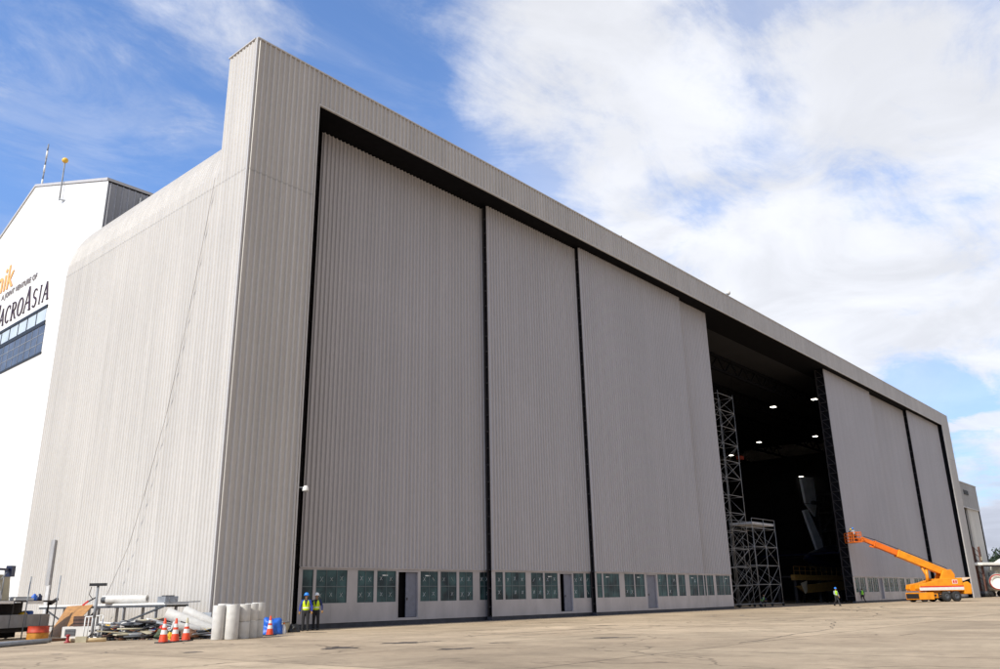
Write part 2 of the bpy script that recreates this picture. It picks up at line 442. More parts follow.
def sliding_door(x0, x1, y, wins, door=None, thick=.42, edge=True, tape=.9, open_=.5, hd=29.45, edge_depth=None):
    """door panel whose face stands at y; wins = [(xa, xb, cols)], door=(xa, xb)"""
    mb = MB(); zb0, zb1 = 1.27, 3.0
    sheet(mb, (x0, y, 0), (1, 0, 0), x1-x0, [((0, 0, 3.15), N_Y), ((0, 0, hd), N_Y)], pitch=.31, depth=.10, top=.07)
    d = mb.build('sliding_door', M_DOOR, hangar, fix=False)
    p = MB()
    zs = .24
    def skirt(a, b):
        if b-a > .01: p.box(a, b, y, y+.1, zs, zb0)
    if door: skirt(x0, door[0]); skirt(door[1], x1)
    else: skirt(x0, x1)
    p.box(x0, x1, y, y+.1, zb1, 3.12); p.box(x0, x1, y-.07, y+.02, 3.09, 3.16)
    holes = sorted([(a, b) for a, b, c in wins]+([door] if door else [])); cur = x0
    for a, b in holes:
        if a-cur > .005: p.box(cur, a, y+.001, y+.1, zb0, zb1)
        cur = b
    if x1-cur > .005: p.box(cur, x1, y+.001, y+.1, zb0, zb1)
    if door: p.box(door[0], door[1], y, y+.1, zs, .38)
    # faint plate joints
    x = x0+2.2
    while x < x1-1:
        if not door or not (door[0]-.3 < x < door[1]+.3): p.box(x-.02, x+.02, y-.006, y+.01, zs+.02, zb0-.03)
        x += 2.35
    p.build('window_band', M_PLATE, d)
    r = MB(); r.box(x0, x1, y+.03, y+thick, 0, .235); r.build('base_rail', M_RAIL, d)
    for a, b, c in wins: window(d, a, b, y, zb0, zb1, c, tape)
    if door:
        f = MB(); a, b = door
        f.box(a-.05, a+.02, y-.02, y+.12, .35, 3.0); f.box(b-.02, b+.05, y-.02, y+.12, .35, 3.0); f.box(a, b, y-.02, y+.12, 2.95, 3.02)
        f.build('door_frame', M_PLATE, d)
        g = MB(); m_ = a+(b-a)*open_; g.box(m_, b-.03, y+.10, y+.15, .4, 2.94, 0); g.box(m_+.06, m_+.12, y+.06, y+.10, 1.35, 1.5, 1)
        g.build('personnel_door', [M_LEAF, M_STEELD], d)
    # body behind the sheet and the framed edge facing the camera side
    ed = edge_depth or thick
    c = MB()
    if door:
        c.box(x0+.14, door[0]-.06, y+.11, y+ed, .3, 3.1); c.box(door[1]+.06, x1, y+.11, y+ed, .3, 3.1)
        c.box(door[0]-.06, door[1]+.06, y+ed-.05, y+ed, .3, 3.1)
    else: c.box(x0+.14, x1, y+.11, y+ed, .24, 3.1)
    c.box(x0+.14, x1, y+.06, y+ed, 3.12, hd)
    c.build('inner_frame', M_SOFF, d)
    if edge:
        e = MB(); e.box(x0, x0+.14, y+.02, y+.10, .24, hd); e.box(x0, x0+.14, y+ed-.08, y+ed, .24, hd)
        z = .8
        while z < hd:
            e.box(x0+.02, x0+.13, y+.1, y+ed-.08, z, z+.07)
            if ed > .8: e.bar((x0+.08, y+.1, z), (x0+.08, y+ed-.08, z+1.1), .06)
            z += 1.15
        e.build('edge_frame', M_STEELD, d)
    return d

sliding_door(6.31, 22.13, 2.2, [(6.54, 7.25, 1), (7.44, 9.55, 3), (10.29, 11.49, 2), (11.72, 13.18, 2), (15.15, 16.64, 2), (16.87, 18.3, 2), (18.53, 19.81, 2), (20.46, 21.44, 2)], (13.33, 14.95), tape=1, open_=.45)
sliding_door(20.91, 33.01, 1.55, [(21.27, 22.03, 1), (22.23, 24.39, 3), (24.97, 26.31, 2), (26.49, 27.97, 2), (29.88, 31.15, 2), (31.45, 32.43, 2)], (28.21, 29.72), tape=.85, open_=.42)
sliding_door(31.98, 48.93, 1.1, [(32.2, 32.88, 1), (33.05, 35.23, 3), (35.96, 37.33, 2), (37.48, 38.9, 2), (40.95, 42.42, 2), (42.57, 43.99, 2), (44.33, 45.51, 2), (46.24, 47.71, 2), (47.82, 48.78, 1)], (39.19, 40.71), tape=.12, open_=.15)
sliding_door(48.04, 55.13, 1.5, [(49.12, 50.0, 1), (50.19, 51.46, 2), (51.95, 53.42, 2), (53.47, 54.79, 2)], None, tape=.1, edge=False)
sliding_door(86.57, 104.58, 0.9, [(87.15, 88.61, 2), (88.8, 90.93, 3), (91.7, 93.45, 2), (93.64, 95.77, 3), (98.0, 99.93, 2), (100.22, 101.97, 2), (102.16, 104.1, 2)], (96.25, 97.61), tape=.3, edge_depth=1.15, open_=.0)
sliding_door(103.76, 122.94, 1.42, [(104.83, 106.67, 2), (106.96, 109.0, 3), (109.77, 111.71, 2), (113.64, 115.58, 2), (115.87, 117.91, 2), (118.49, 120.81, 3)], None, tape=.2, edge=False)
sliding_door(122.49, B-.02, 0.78, [(122.97, 124.92, 2), (125.21, 127.25, 3), (127.83, 129.77, 2), (131.62, 133.47, 2), (133.66, 135.6, 2)], (130.16, 131.33), tape=.2, edge_depth=.75, open_=.0)
# guide rails
mb = MB()
for y in (1.3, 1.75, 2.4): mb.box(A+.1, B-.1, y-.04, y+.04, .004, .03)
mb.build('door_track', M_RAIL, hangar)
# small fittings
mb = MB(); mb.bar((4.4, .1, 6.95), (4.75, -.12, 6.95), .06, mi=1); mb.lathe([(.02, .2), (.09, .18), (.15, .07), (.17, -.06), (.16, -.08)], (4.75, -.15, 6.85), 14); mb.ball((4.75, -.15, 6.75), .12, .12, .06, mi=1)
mb.build('wall_lamp', [M_WHITE, M_GALV], hangar)
mb = MB(); mb.tube((59.4, .6, H), (59.4, .6, 32.45), .04, mi=1); mb.ball((59.4, .6, 32.7), .27, .27, .27)
mb.build('roof_beacon', [M_WHITE, M_GALV], hangar)
mb = MB(); mb.tube((37.8, .6, H), (37.8, .6, 32.05), .04); mb.bar((37.6, .55, 32.05), (38.15, .55, 32.35), .14)
mb.build('roof_lamp', M_BLACK, hangar)
mb = MB(); mb.obox((82.7, 12, 18.6), (.5, 0, 0), (0, .3, 0), (0, 0, .22)); mb.bar((82.7, 12, 18.8), (82.7, 12, 29.5), .03, mi=1)
mb.build('crane_hoist', [mat('hoist_red', (.18, .02, .008)), M_SOFF], hangar)
# narrow grey strip on the side wall, paler in its lower part
mb = MB()
z = 1.2
mb.box(-.16, -.05, 17.8, 18.35, 2.6, 5.2, 0); mb.box(-.13, -.05, 17.75, 18.2, 0, 2.6, 1)
mb.build('wall_strip', [M_GALVD if 'M_GALVD' in globals() else mat('grey_strip', (.34, .33, .33), .5), mat('pale_strip', (.55, .54, .54), .5)], hangar)

# rope hanging down the side wall
mb = MB(); pts = [(-.12, 3.05, 24.0), (-.13, 3.6, 20.6), (-.14, 4.39, 16.5), (-.18, 5.6, 11), (-.28, 6.9, 6.8), (-.35, 7.8, 4.34), (-.6, 9.0, 2.0), (-.8, 9.6, 1.2)]
for p, q in zip(pts, pts[1:]): mb.tube(p, q, .013, n=6)
tag(mb.build('rope', mat('grey_rope', (.3, .27, .25), .9)), 'long thin rope hanging slantwise down the sunlit side wall of the hangar', 'rope')

# ------------------------------------------------------------------ white hangar behind
XW = 3.44
wb = empty('white_building', (XW, 26.74, 0), 0, 'tall white gabled hangar behind the grey one, with orange and dark lettering', 'building')
def wpart(mb, name, mats, parent=wb, **k):
    o = mb.build(name, mats, parent, **k)
    o.matrix_parent_inverse = Matrix.Translation((-XW, -26.74, 0)) if parent is wb else Matrix()
    return o
Y0, Y1, YR, ZE, ZR = 26.74, 60.0, 43.3, 33.98, 39.47
mb = MB()
mb.prism([(Y0-.06, 0), (Y0-.06, ZE), (YR, ZR), (Y1, ZE-1), (Y1, 0)], XW, XW+.036, 'yz', 0)
mb.prism([(Y0+.35, 0), (Y0+.35, ZE-.2), (YR, ZR-.2), (Y1-.2, ZE-1.2), (Y1-.2, 0)], XW+.04, 34, 'yz', 0)
wpart(mb, 'wall', M_WHITEB)
mb = MB(); sheet(mb, (XW+.02, Y0, 0), (1, 0, 0), 30, [((0, 0, 0), N_Y), ((0, 0, ZE-.1), N_Y)], pitch=.5)
mb.box(XW+.04, XW+30, Y0+.03, Y0+.34, 0, ZE-.12)
wpart(mb, 'end_cladding', M_GREYB, fix=False)
mb = MB()
def slope(y0, z0, y1, z1): mb.obox(((XW+16), (y0+y1)/2, (z0+z1)/2+.14), (15.7+.4, 0, 0), (0, (y1-y0)/2, (z1-z0)/2), (0, 0, .12))
slope(Y0-.1, ZE, YR, ZR); slope(YR, ZR, Y1+.2, ZE-1)
wpart(mb, 'roof', M_TRIM)
mb = MB()
for x in (6.2, 8.1, 9.2): mb.box(x-.12, x+.12, Y0-.4, Y0-.05, ZE-9, ZE-.6)
mb.box(6.6, 30, Y0-.45, Y0-.05, ZE-.85, ZE-.55)
wpart(mb, 'gutter', M_GREY)
# window band
def wy(mb, y0, y1, z0, z1, dx, mi=0): mb.box(XW-dx, XW+.01, y0, y1, z0, z1, mi)
mb = MB()
wy(mb, 35.55, 58.0, 24.22, 25.35, .03, 0); wy(mb, 35.3, 58.0, 21.45, 23.85, .03, 1)
wy(mb, 35.4, 58.2, 25.35, 25.6, .1, 2); wy(mb, 35.4, 58.2, 23.85, 24.2, .08, 2); wy(mb, 35.2, 58.2, 21.25, 21.42, .08, 2)
y = 37.5
while y < 58: wy(mb, y-.06, y+.06, 24.2, 25.35, .06, 2); y += 2.0
y = 36.6
while y < 58: wy(mb, y-.03, y+.03, 21.45, 23.85, .05, 3); y += 1.3
for z in (22.25, 23.05): wy(mb, 35.3, 58, z-.03, z+.03, .045, 3)
wpart(mb, 'window_band', [M_LGLASS, M_BGLASS, M_BLACK, M_GREY])

# lettering: strokes in a unit box, u to the right (towards -Y), v up
def strokes(mb, segs, yr, zb, w, h, x=XW-.05):
    for (a, b, c, d, t) in segs:
        p = V((x, yr-a*w, zb+b*h)); q = V((x, yr-c*w, zb+d*h)); mb.bar(p, q, .06, t*w, 0, up=(1, 0, 0)) if False else mb.obox((p+q)/2, (q-p)/2, (.03, 0, 0), (V((1, 0, 0)).cross((q-p).normalized()))*t*w/2)
def arc(cx, cy, rx, ry, a0, a1, n, t0, t1):
    out = []
    for i in range(n):
        u0 = rad(a0+(a1-a0)*i/n); u1 = rad(a0+(a1-a0)*(i+1)/n); m_ = (u0+u1)/2
        t = t0+(t1-t0)*abs(math.cos(m_))
        out.append((cx+rx*math.cos(u0), cy+ry*math.sin(u0), cx+rx*math.cos(u1), cy+ry*math.sin(u1), t))
    return out
S_ = .06
GL = {
 'A': [(.08, 0, .47, 1, .06), (.47, 1, .88, 0, .16), (.22, .36, .70, .36, .05), (-.02, .02, .2, .02, S_), (.7, .02, 1.02, .02, S_)],
 'I': [(.5, 0, .5, 1, .16), (.3, .02, .7, .02, S_), (.3, .98, .7, .98, S_)],
 'C': arc(.5, .5, .42, .48, 50, 310, 12, .05, .16)+[(.80, .72, .80, .95, .05)],
 'O': arc(.5, .5, .43, .48, 0, 360, 16, .05, .16),
 'R': [(.18, 0, .18, 1, .16), (.0, .02, .36, .02, S_), (.0, .98, .2, .98, S_)]+arc(.38, .74, .38, .24, -90, 90, 8, .05, .14)+[(.18, .98, .4, .98, .05), (.18, .5, .4, .5, .05), (.42, .5, .88, .02, .14), (.8, .02, 1.02, .02, S_)],
 'S': arc(.48, .74, .32, .24, 30, 250, 9, .06, .13)+arc(.5, .26, .34, .25, 70, -150, 9, .06, .15)+[(.34, .56, .64, .44, .16)],
 'M': [(.12, 0, .12, 1, .06), (.12, 1, .5, .05, .15), (.5, .05, .86, 1, .05), (.88, 0, .88, 1, .15), (0, .02, .26, .02, S_), (.74, .02, 1.02, .02, S_)],
}
mb = MB()
spec = [('M', 1.35, 1), ('A', 1.05, 0), ('C', 1.05, 0), ('R', 1.1, 0), ('O', 1.15, 0), ('A', 1.45, 1), ('S', .95, 0), ('I', .7, 0), ('A', 1.15, 0)]
tot = 48.6-35.4; k = tot/sum(s[1]+.17 for s in spec); y = 48.6
for ch, w, big in spec:
    h = 2.35 if big else 1.75
    strokes(mb, GL[ch], y, 26.15, w*k, h); y -= (w+.17)*k
wpart(mb, 'company_name', M_DTEXT)
def text(name, body, yr_end, zb, size, m, bold=.02, parent=wb, spacing=1.0, squeeze=1.0):
    c = bpy.data.curves.new(name, 'FONT'); c.body = body; c.size = size; c.offset = bold; c.extrude = .02; c.align_x = 'RIGHT'; c.space_character = spacing
    t = bpy.data.objects.new('tmp', c); col.objects.link(t)
    dg = bpy.context.evaluated_depsgraph_get(); me = bpy.data.meshes.new_from_object(t.evaluated_get(dg))
    bpy.data.objects.remove(t); me.materials.clear(); me.materials.append(m)
    # text x -> -Y, text y -> Z, text z -> -X
    me.transform(Matrix(((0, 0, -1, XW-.05), (-squeeze, 0, 0, yr_end), (0, 1, 0, zb), (0, 0, 0, 1))))
    o = bpy.data.objects.new(name, me); col.objects.link(o); o.parent = parent
    o.matrix_parent_inverse = Matrix.Translation((-XW, -26.74, 0)); return o
text('company_name_upper', 'Technik', 45.1, 29.9, 3.5, M_OTEXT, .03)
text('sign_line', 'A JOINT VENTURE OF', 39.0, 28.95, .78, mat('grey_lettering', (.2, .17, .17)), .0, spacing=1.1, squeeze=1.0)
# lamp pole and red-white antenna on the roof
mb = MB(); mb.tube((XW-.25, 35.96, 35.4), (XW-.25, 36.1, 39.2), .06); mb.bar((XW-.3, 35.96, 35.5), (XW+.1, 35.2, 35.2), .12)
o = wpart(mb, 'lamp_pole', M_GREY); m2 = MB(); m2.ball((XW-.25, 36.1, 39.4), .27, .27, .25); m2.build('lamp_globe', M_GOLD, o)
mb = MB(); b0 = V((5, 46.8, 39.0)); b1 = V((5, 46.8, 46.2))
for i in range(9):
    p = b0.lerp(b1, i/9); q = b0.lerp(b1, (i+1)/9)
    mb.tube(p, q, .09 if i % 2 else .07, n=8, mi=i % 2)
wpart(mb, 'roof_antenna', [M_GREY, M_WHITE])

# ------------------------------------------------------------------ annex on the right
an = empty('annex_building', (W, 1, 0), 0, 'smaller grey portal building beyond the right corner of the hangar', 'building')
def apart(mb, name, mats, **k):
    o = mb.build(name, mats, an, **k); o.matrix_parent_inverse = Matrix.Translation((-W, -1, 0)); return o
mb = MB(); XA = 162.8
sheet(mb, (W+.1, 1, 0), (1, 0, 0), XA-W-.1, [((0, 0, 15.85), N_Y), ((0, 0, 20.4), N_Y)], pitch=.5)
sheet(mb, (W+.1, 1, 0), (1, 0, 0), 150.2-W-.1, [((0, 0, 0), N_Y), ((0, 0, 15.85), N_Y)], pitch=.5)
sheet(mb, (XA, 1, 0), (0, 1, 0), 28, [((0, 0, 0), NX2), ((0, 0, 20.4), NX2)], pitch=.5)
apart(mb, 'wall', M_ANNEX, fix=False)
mb = MB(); mb.box(W+.1, XA-.05, 1.06, 2.0, 15.9, 20.35); mb.box(W+.1, XA-.05, 2, 29, 20.1, 20.35); mb.box(W+.1, 150.15, 1.06, 2.2, 0, 15.9)
mb.box(XA-.5, XA-.05, 1.06, 29, 0, 20.1); mb.box(W+.1, XA-.1, 28.8, 29, 0, 20.1)
apart(mb, 'core', M_INT)
mb = MB(); sheet(mb, (153.8, 1.2, 0), (1, 0, 0), XA-.03-153.8, [((0, 0, .1), N_Y), ((0, 0, 15.9), N_Y)], pitch=.5); mb.box(153.8, XA-.5, 1.25, 1.5, .1, 15.86)
apart(mb, 'sliding_door', M_ANNEXD, fix=False)
mb = MB(); mb.box(152.3, 155.6, .88, 1.0, 18.2, 19.05)
for i in range(5): mb.box(152.3, 155.6, .84, .9, 18.25+i*.17, 18.3+i*.17, 1)
apart(mb, 'vent', [M_BLACK, M_STEELD])
mb = MB(); mb.box(W+.05, XA+.1, .85, 1.1, 20.36, 20.5); mb.box(150.1, XA, .9, 1.1, 15.72, 15.86, 0); apart(mb, 'trim', M_TRIM)

# ------------------------------------------------------------------ ground
mb = MB(); mb.add([(-900, -900, 0), (1600, -900, 0), (1600, 1600, 0), (-900, 1600, 0)], [(0, 1, 2, 3)])
tag(mb.build('apron', M_CONC), kind='structure')
def stain(cx, cy, r, asp, ang, seed):
    rnd = random.Random(seed); n = 40; pts = []
    for i in range(n):
        t = 2*PI*i/n; k = .45+.9*noise.noise(V((math.cos(t)*1.4+seed*3.1, math.sin(t)*1.4, seed)))+.2*rnd.random(); k = max(.15, k)
        u, v = r*k*math.cos(t), r*k*asp*math.sin(t)
        pts.append((cx+u*math.cos(ang)-v*math.sin(ang), cy+u*math.sin(ang)+v*math.cos(ang), .004))
    m_ = MB(); m_.add([(cx, cy, .004)]+pts, [(0, 1+i, 1+(i+1) % n) for i in range(n)])
    tag(m_.build('oil_stain', M_STAIN), kind='structure')
LAT = math.atan2(-.66, .75)
for i, (x, y, r, a) in enumerate([(-4.3, -14.7, .95, .8), (-3.9, -14.0, .4, .8), (-1.3, -14.4, 1.2, .7), (-.2, -14.6, .6, .6), (-3.2, -18.5, .7, .7), (-.2, -17.6, .5, .4), (3.6, -19.2, 1.5, .3), (-7.4, -12.0, .6, .5), (-9.9, -8.6, .35, .5), (4, -2.6, 1.1, .5), (27.0, -22, 1.8, .25), (14.0, -12.0, 1.2, .3), (46, -12, 2.4, .4)]):
    stain(x, y, r, a, LAT, i+1)

M_MARK = mat('tyre_rubber_trace', (.27, .215, .155), .85, 0, .22, 1.5)
def track(cx, cy, r, a0, a1, w, breaks):
    m_ = MB(); n = 60; rn = random.Random(int(r*10))
    for k in (0, 1):
        rr = r+k*1.9; last = None
        for i in range(n+1):
            t = rad(a0+(a1-a0)*i/n); ww = w*(.6+.6*rn.random())
            p = (cx+(rr-ww)*math.cos(t), cy+(rr-ww)*math.sin(t), .004); q = (cx+(rr+ww)*math.cos(t), cy+(rr+ww)*math.sin(t), .004)
            if last and rn.random() > breaks: m_.add([last[0], last[1], q, p], [(0, 1, 2, 3)])
            last = (p, q)
    tag(m_.build('tyre_mark', M_MARK), kind='structure')
track(38, -24, 15, 20, 150, .10, .15); track(60, -22, 17, 60, 200, .12, .2); track(5, -45, 30, 35, 95, .08, .25); track(75, -60, 52, 70, 125, .12, .2)
# sealed crack wandering over the slabs
m_ = MB(); rn = random.Random(4); p = V((2, -24.5, .004)); d = V((.93, .36, 0)); prev = None
for i in range(90):
    d = (d+V((rn.uniform(-.35, .35), rn.uniform(-.35, .35), 0))).normalized(); d = (d+V((.5, .12, 0))).normalized(); side = V((-d.y, d.x, 0))*.025*rn.uniform(.4, 1.3)
    cur = (p-side, p+side)
    if prev: m_.add([prev[0], prev[1], cur[1], cur[0]], [(0, 1, 2, 3)])
    prev = cur; p = p+d*.7
tag(m_.build('sealed_crack', M_STAIN), kind='structure')

# ------------------------------------------------------------------ people
def cloth(name, rgb): return mat(name, rgb, .8, 0, .15, 8, bump=.3)
C_NAVY = cloth('navy_cloth', (.012, .02, .09)); C_BLUE = cloth('blue_cloth', (.015, .04, .30)); C_DARKC = cloth('dark_cloth', (.018, .018, .022))
C_LGREY = cloth('light_cloth', (.30, .33, .38)); C_BROWN = cloth('brown_glove', (.30, .16, .05))
def vest_mat():
    m, nt, b = newmat('hi_vis_vest'); N = nt.nodes; L_ = nt.links
    b.inputs['Roughness'].default_value = .6
    tc = N.new('ShaderNodeTexCoord'); sp = N.new('ShaderNodeSeparateXYZ'); L_.new(tc.outputs['Object'], sp.inputs[0])
    def M(op, a, c=0):
        n = N.new('ShaderNodeMath'); n.operation = op
        for i, q in enumerate((a, c)):
            if isinstance(q, (int, float)): n.inputs[i].default_value = q
            else: L_.new(q, n.inputs[i])
        return n.outputs[0]
    ax = M('ABSOLUTE', sp.outputs[0])
    # dark open V at the middle, reflective bands at the waist and over the shoulders
    v = M('LESS_THAN', ax, M('MULTIPLY', M('SUBTRACT', sp.outputs[2], 1.10), .26))
    band = M('LESS_THAN', M('ABSOLUTE', M('SUBTRACT', sp.outputs[2], 1.08)), .022)
    mx = N.new('ShaderNodeMix'); mx.data_type = 'RGBA'; mx.inputs[6].default_value = (.62, .80, .01, 1); mx.inputs[7].default_value = (.75, .75, .7, 1)
    L_.new(band, mx.inputs[0])
    m2 = N.new('ShaderNodeMix'); m2.data_type = 'RGBA'; m2.inputs[7].default_value = (.012, .014, .03, 1)
    L_.new(mx.outputs[2], m2.inputs[6]); L_.new(v, m2.inputs[0]); L_.new(m2.outputs[2], b.inputs['Base Color'])
    return m
M_VEST = vest_mat()
def remesh(o, vox, sm=0):
    r = o.modifiers.new('remesh', 'REMESH'); r.mode = 'VOXEL'; r.voxel_size = vox; r.use_smooth_shade = True
    s = o.modifiers.new('smooth', 'SMOOTH'); s.factor = .5; s.iterations = 3
STAND = dict(hip=(0, 0, .93), chest=(0, .0, 1.30), neck=(0, .01, 1.47), head=(0, -.015, 1.62),
    kneeL=(.11, -.01, .50), ankL=(.12, .02, .09), kneeR=(-.11, -.01, .50), ankR=(-.12, .02, .09),
    elL=(.27, .03, 1.16), wrL=(.29, -.04, .90), elR=(-.27, .03, 1.16), wrR=(-.29, -.04, .90))
def person(loc, rz, label, helmet, pose=None, top=C_BLUE, legs=C_DARKC, vest=True, vm=None, glove=None, scale=1.0):
    P = dict(STAND); P.update(pose or {}); P = {k: V(v) for k, v in P.items()}
    root = empty('person', loc, rz, label, 'person'); root.scale = (scale,)*3
    hip, ch, nk, hd = P['hip'], P['chest'], P['neck'], P['head']
    b = MB()
    b.capsule(hip, (hip+ch)/2, .135, .125, sq=.75); b.capsule((hip+ch)/2, ch, .125, .15, sq=.72); b.capsule(ch, nk-V((0, 0, .06)), .15, .075, sq=.75)
    b.capsule(nk-V((0, 0, .08)), hd-V((0, 0, .05)), .058, .052)
    b.ball(hd+V((0, .01, .03)), .076, .095, .105); b.ball(hd+V((0, -.025, -.045)), .055, .065, .065)      # skull, jaw
    b.ball(hd+V((0, -.098, -.012)), .014, .018, .026)                                                  # nose
    b.ball(hd+V((0, -.082, -.055)), .028, .012, .008)                                                  # mouth
    for s in (-1, 1):
        b.ball(hd+V((s*.078, .015, .0)), .012, .02, .032)                                            # ears
        b.ball(hd+V((s*.03, -.082, .02)), .014, .01, .01)
    for s, k in ((1, 'L'), (-1, 'R')):
        sh = nk+V((s*.175, .01, -.09)); el, wr = P['el'+k], P['wr'+k]; kn, an_ = P['knee'+k], P['ank'+k]; hp = hip+V((s*.09, 0, -.03))
        b.capsule(nk+V((s*.06, 0, -.07)), sh, .06, .062); b.capsule(sh, el, .055, .042); b.capsule(el, wr, .042, .028)
        b.capsule(hp, kn, .088, .058); b.capsule(kn, an_, .056, .038)
        b.capsule(an_+V((0, .03, -.045)), an_+V((0, -.15, -.06)), .042, .03)
        # hand: palm, four curled fingers, thumb
        d = (wr-el).normalized(); side = V((s*-1, 0, 0)); fw = d.cross(side).normalized()
        if fw.y > 0: fw = -fw
        pc = wr+d*.05; b.capsule(wr, wr+d*.075, .028, .034, sq=.6)
        for q, ln in zip((-1.5, -.5, .5, 1.5), (.06, .072, .068, .055)):
            r0 = wr+d*.09+fw*q*.017; r1 = r0+d*ln*.5+side*.008; r2 = r1+d*ln*.35+side*.025
            b.capsule(r0, r1, .0095, .009, n=6); b.capsule(r1, r2, .009, .008, n=6)
        t0 = wr+d*.03+fw*.025; t1 = t0+fw*.03+d*.03; b.capsule(t0, t1, .013, .011, n=6); b.capsule(t1, t1+d*.03+side*.01, .011, .009, n=6)
    body = b.build('body', M_SKIN, root); remesh(body, .012)
    # trousers
    t = MB(); t.capsule(hip+V((0, 0, .08)), hip-V((0, 0, .02)), .142, .15, sq=.8)
    for s, k in ((1, 'L'), (-1, 'R')):
        kn, an_ = P['knee'+k], P['ank'+k]; hp = hip+V((s*.09, 0, -.03))
        t.capsule(hp, kn, .105, .078); t.capsule(kn, an_+V((0, 0, .03)), .078, .07)
    remesh(t.build('trousers', legs, root), .018)
    j = MB(); j.capsule(hip+V((0, 0, .07)), (hip+ch)/2, .155, .145, sq=.8); j.capsule((hip+ch)/2, ch, .145, .172, sq=.78); j.capsule(ch, nk-V((0, 0, .07)), .172, .09, sq=.78)
    for s, k in ((1, 'L'), (-1, 'R')):
        sh = nk+V((s*.175, .01, -.09)); el, wr = P['el'+k], P['wr'+k]
        j.capsule(nk+V((s*.06, 0, -.07)), sh, .075, .078); j.capsule(sh, el, .074, .058); j.capsule(el, el.lerp(wr, .9), .057, .042)
    remesh(j.build('jacket', top, root), .016)
    if vest:
        w = MB(); w.capsule(hip+V((0, 0, .12)), (hip+ch)/2, .168, .158, sq=.84); w.capsule((hip+ch)/2, ch, .158, .182, sq=.82); w.capsule(ch, nk-V((0, 0, .09)), .182, .11, sq=.82)
        for s in (1, -1): w.capsule(nk+V((s*.05, 0, -.05)), nk+V((s*.13, .01, -.09)), .07, .07)
        remesh(w.build('vest', vm or M_VEST, root), .018)
    f = MB()
    for k in 'LR':
        an_ = P['ank'+k]; f.capsule(an_+V((0, .03, -.045)), an_+V((0, -.16, -.05)), .056, .045); f.capsule(an_+V((0, .0, .04)), an_-V((0, 0, .03)), .062, .058)
    remesh(f.build('boots', M_BLACK, root), .014)
    if glove:
        g = MB()
        for k in 'LR': d = (P['wr'+k]-P['el'+k]).normalized(); g.capsule(P['wr'+k], P['wr'+k]+d*.08, .042, .05, sq=.7)
        remesh(g.build('gloves', glove, root), .012)
    hr = MB(); hr.ball(hd+V((0, .035, .02)), .082, .09, .1); hr.build('hair', M_HAIR, root)
    if helmet:
        h = MB(); h.lathe([(.001, .135), (.05, .13), (.09, .105), (.115, .05), (.122, .0), (.118, -.005)], hd+V((0, .01, .045)), 18)
        h.lathe([(.118, 0), (.138, -.006), (.138, -.012), (.11, -.006)], hd+V((0, 0, .047)), 18)
        h.obox(hd+V((0, -.13, .044)), (.07, 0, 0), (0, .035, -.008), (0, 0, .006)); h.obox(hd+V((0, .01, .18)), (.012, 0, 0), (0, .08, 0), (0, 0, .008))
        h.build('hard_hat', helmet, root)
    return root
H_BLUE = mat('hard_hat_blue', (.02, .22, .75), .35); H_WHITE = mat('hard_hat_white', (.8, .8, .78), .35); H_YEL = mat('hard_hat_yellow', (.7, .5, .03), .35)
FACE = PI*.5-.86    # turned towards the camera side
person((5.0, -.35, 0), -.70, 'man in blue hard hat, blue sleeves and yellow safety vest beside the dark door jamb', H_BLUE, top=C_BLUE, glove=C_BROWN)
person((6.0, .15, 0), -.95, 'man in white hard hat and yellow safety vest standing just right of the blue-helmeted man', H_WHITE, dict(kneeL=(.13, -.06, .5), wrL=(.33, -.08, .92), wrR=(-.26, -.12, .93)), top=C_NAVY, glove=C_BROWN)
M_GREENV = mat('green_vest', (.22, .62, .04), .6, 0, .1)
M_LIMEV = mat('lime_vest', (.40, .72, .03), .6, 0, .1)
person((66.76, -3.95, 0), -.5, 'worker in blue hard hat and lime vest walking across the open doorway', H_BLUE, dict(kneeL=(.1, -.14, .5), ankL=(.12, -.2, .1), kneeR=(-.1, .02, .5), ankR=(-.12, .3, .13), elR=(-.26, -.06, 1.14), wrR=(-.2, -.26, 1.05)), top=C_LGREY, vm=M_LIMEV, glove=C_BROWN)
person((88.5, .7, 0), 2.4, 'bareheaded worker in green vest walking past the foot of the right-hand doors', None, dict(kneeL=(.12, -.18, .52), ankL=(.13, -.28, .12), ankR=(-.13, .33, .16), kneeR=(-.1, .05, .5)), top=C_NAVY, vm=M_GREENV)
CROUCH = dict(hip=(0, .12, .48), chest=(0, -.06, .80), neck=(0, -.16, .95), head=(0, -.24, 1.09), kneeL=(.2, -.3, .5), ankL=(.18, -.06, .09), kneeR=(-.2, -.28, .48), ankR=(-.18, -.02, .09), elL=(.26, -.28, .72), wrL=(.16, -.46, .6), elR=(-.26, -.28, .72), wrR=(-.14, -.46, .62))
person((67.9, 4.4, .0), -.4, 'crouching worker in green vest at the foot of the scaffolding', None, CROUCH, top=C_NAVY, vm=M_GREENV)

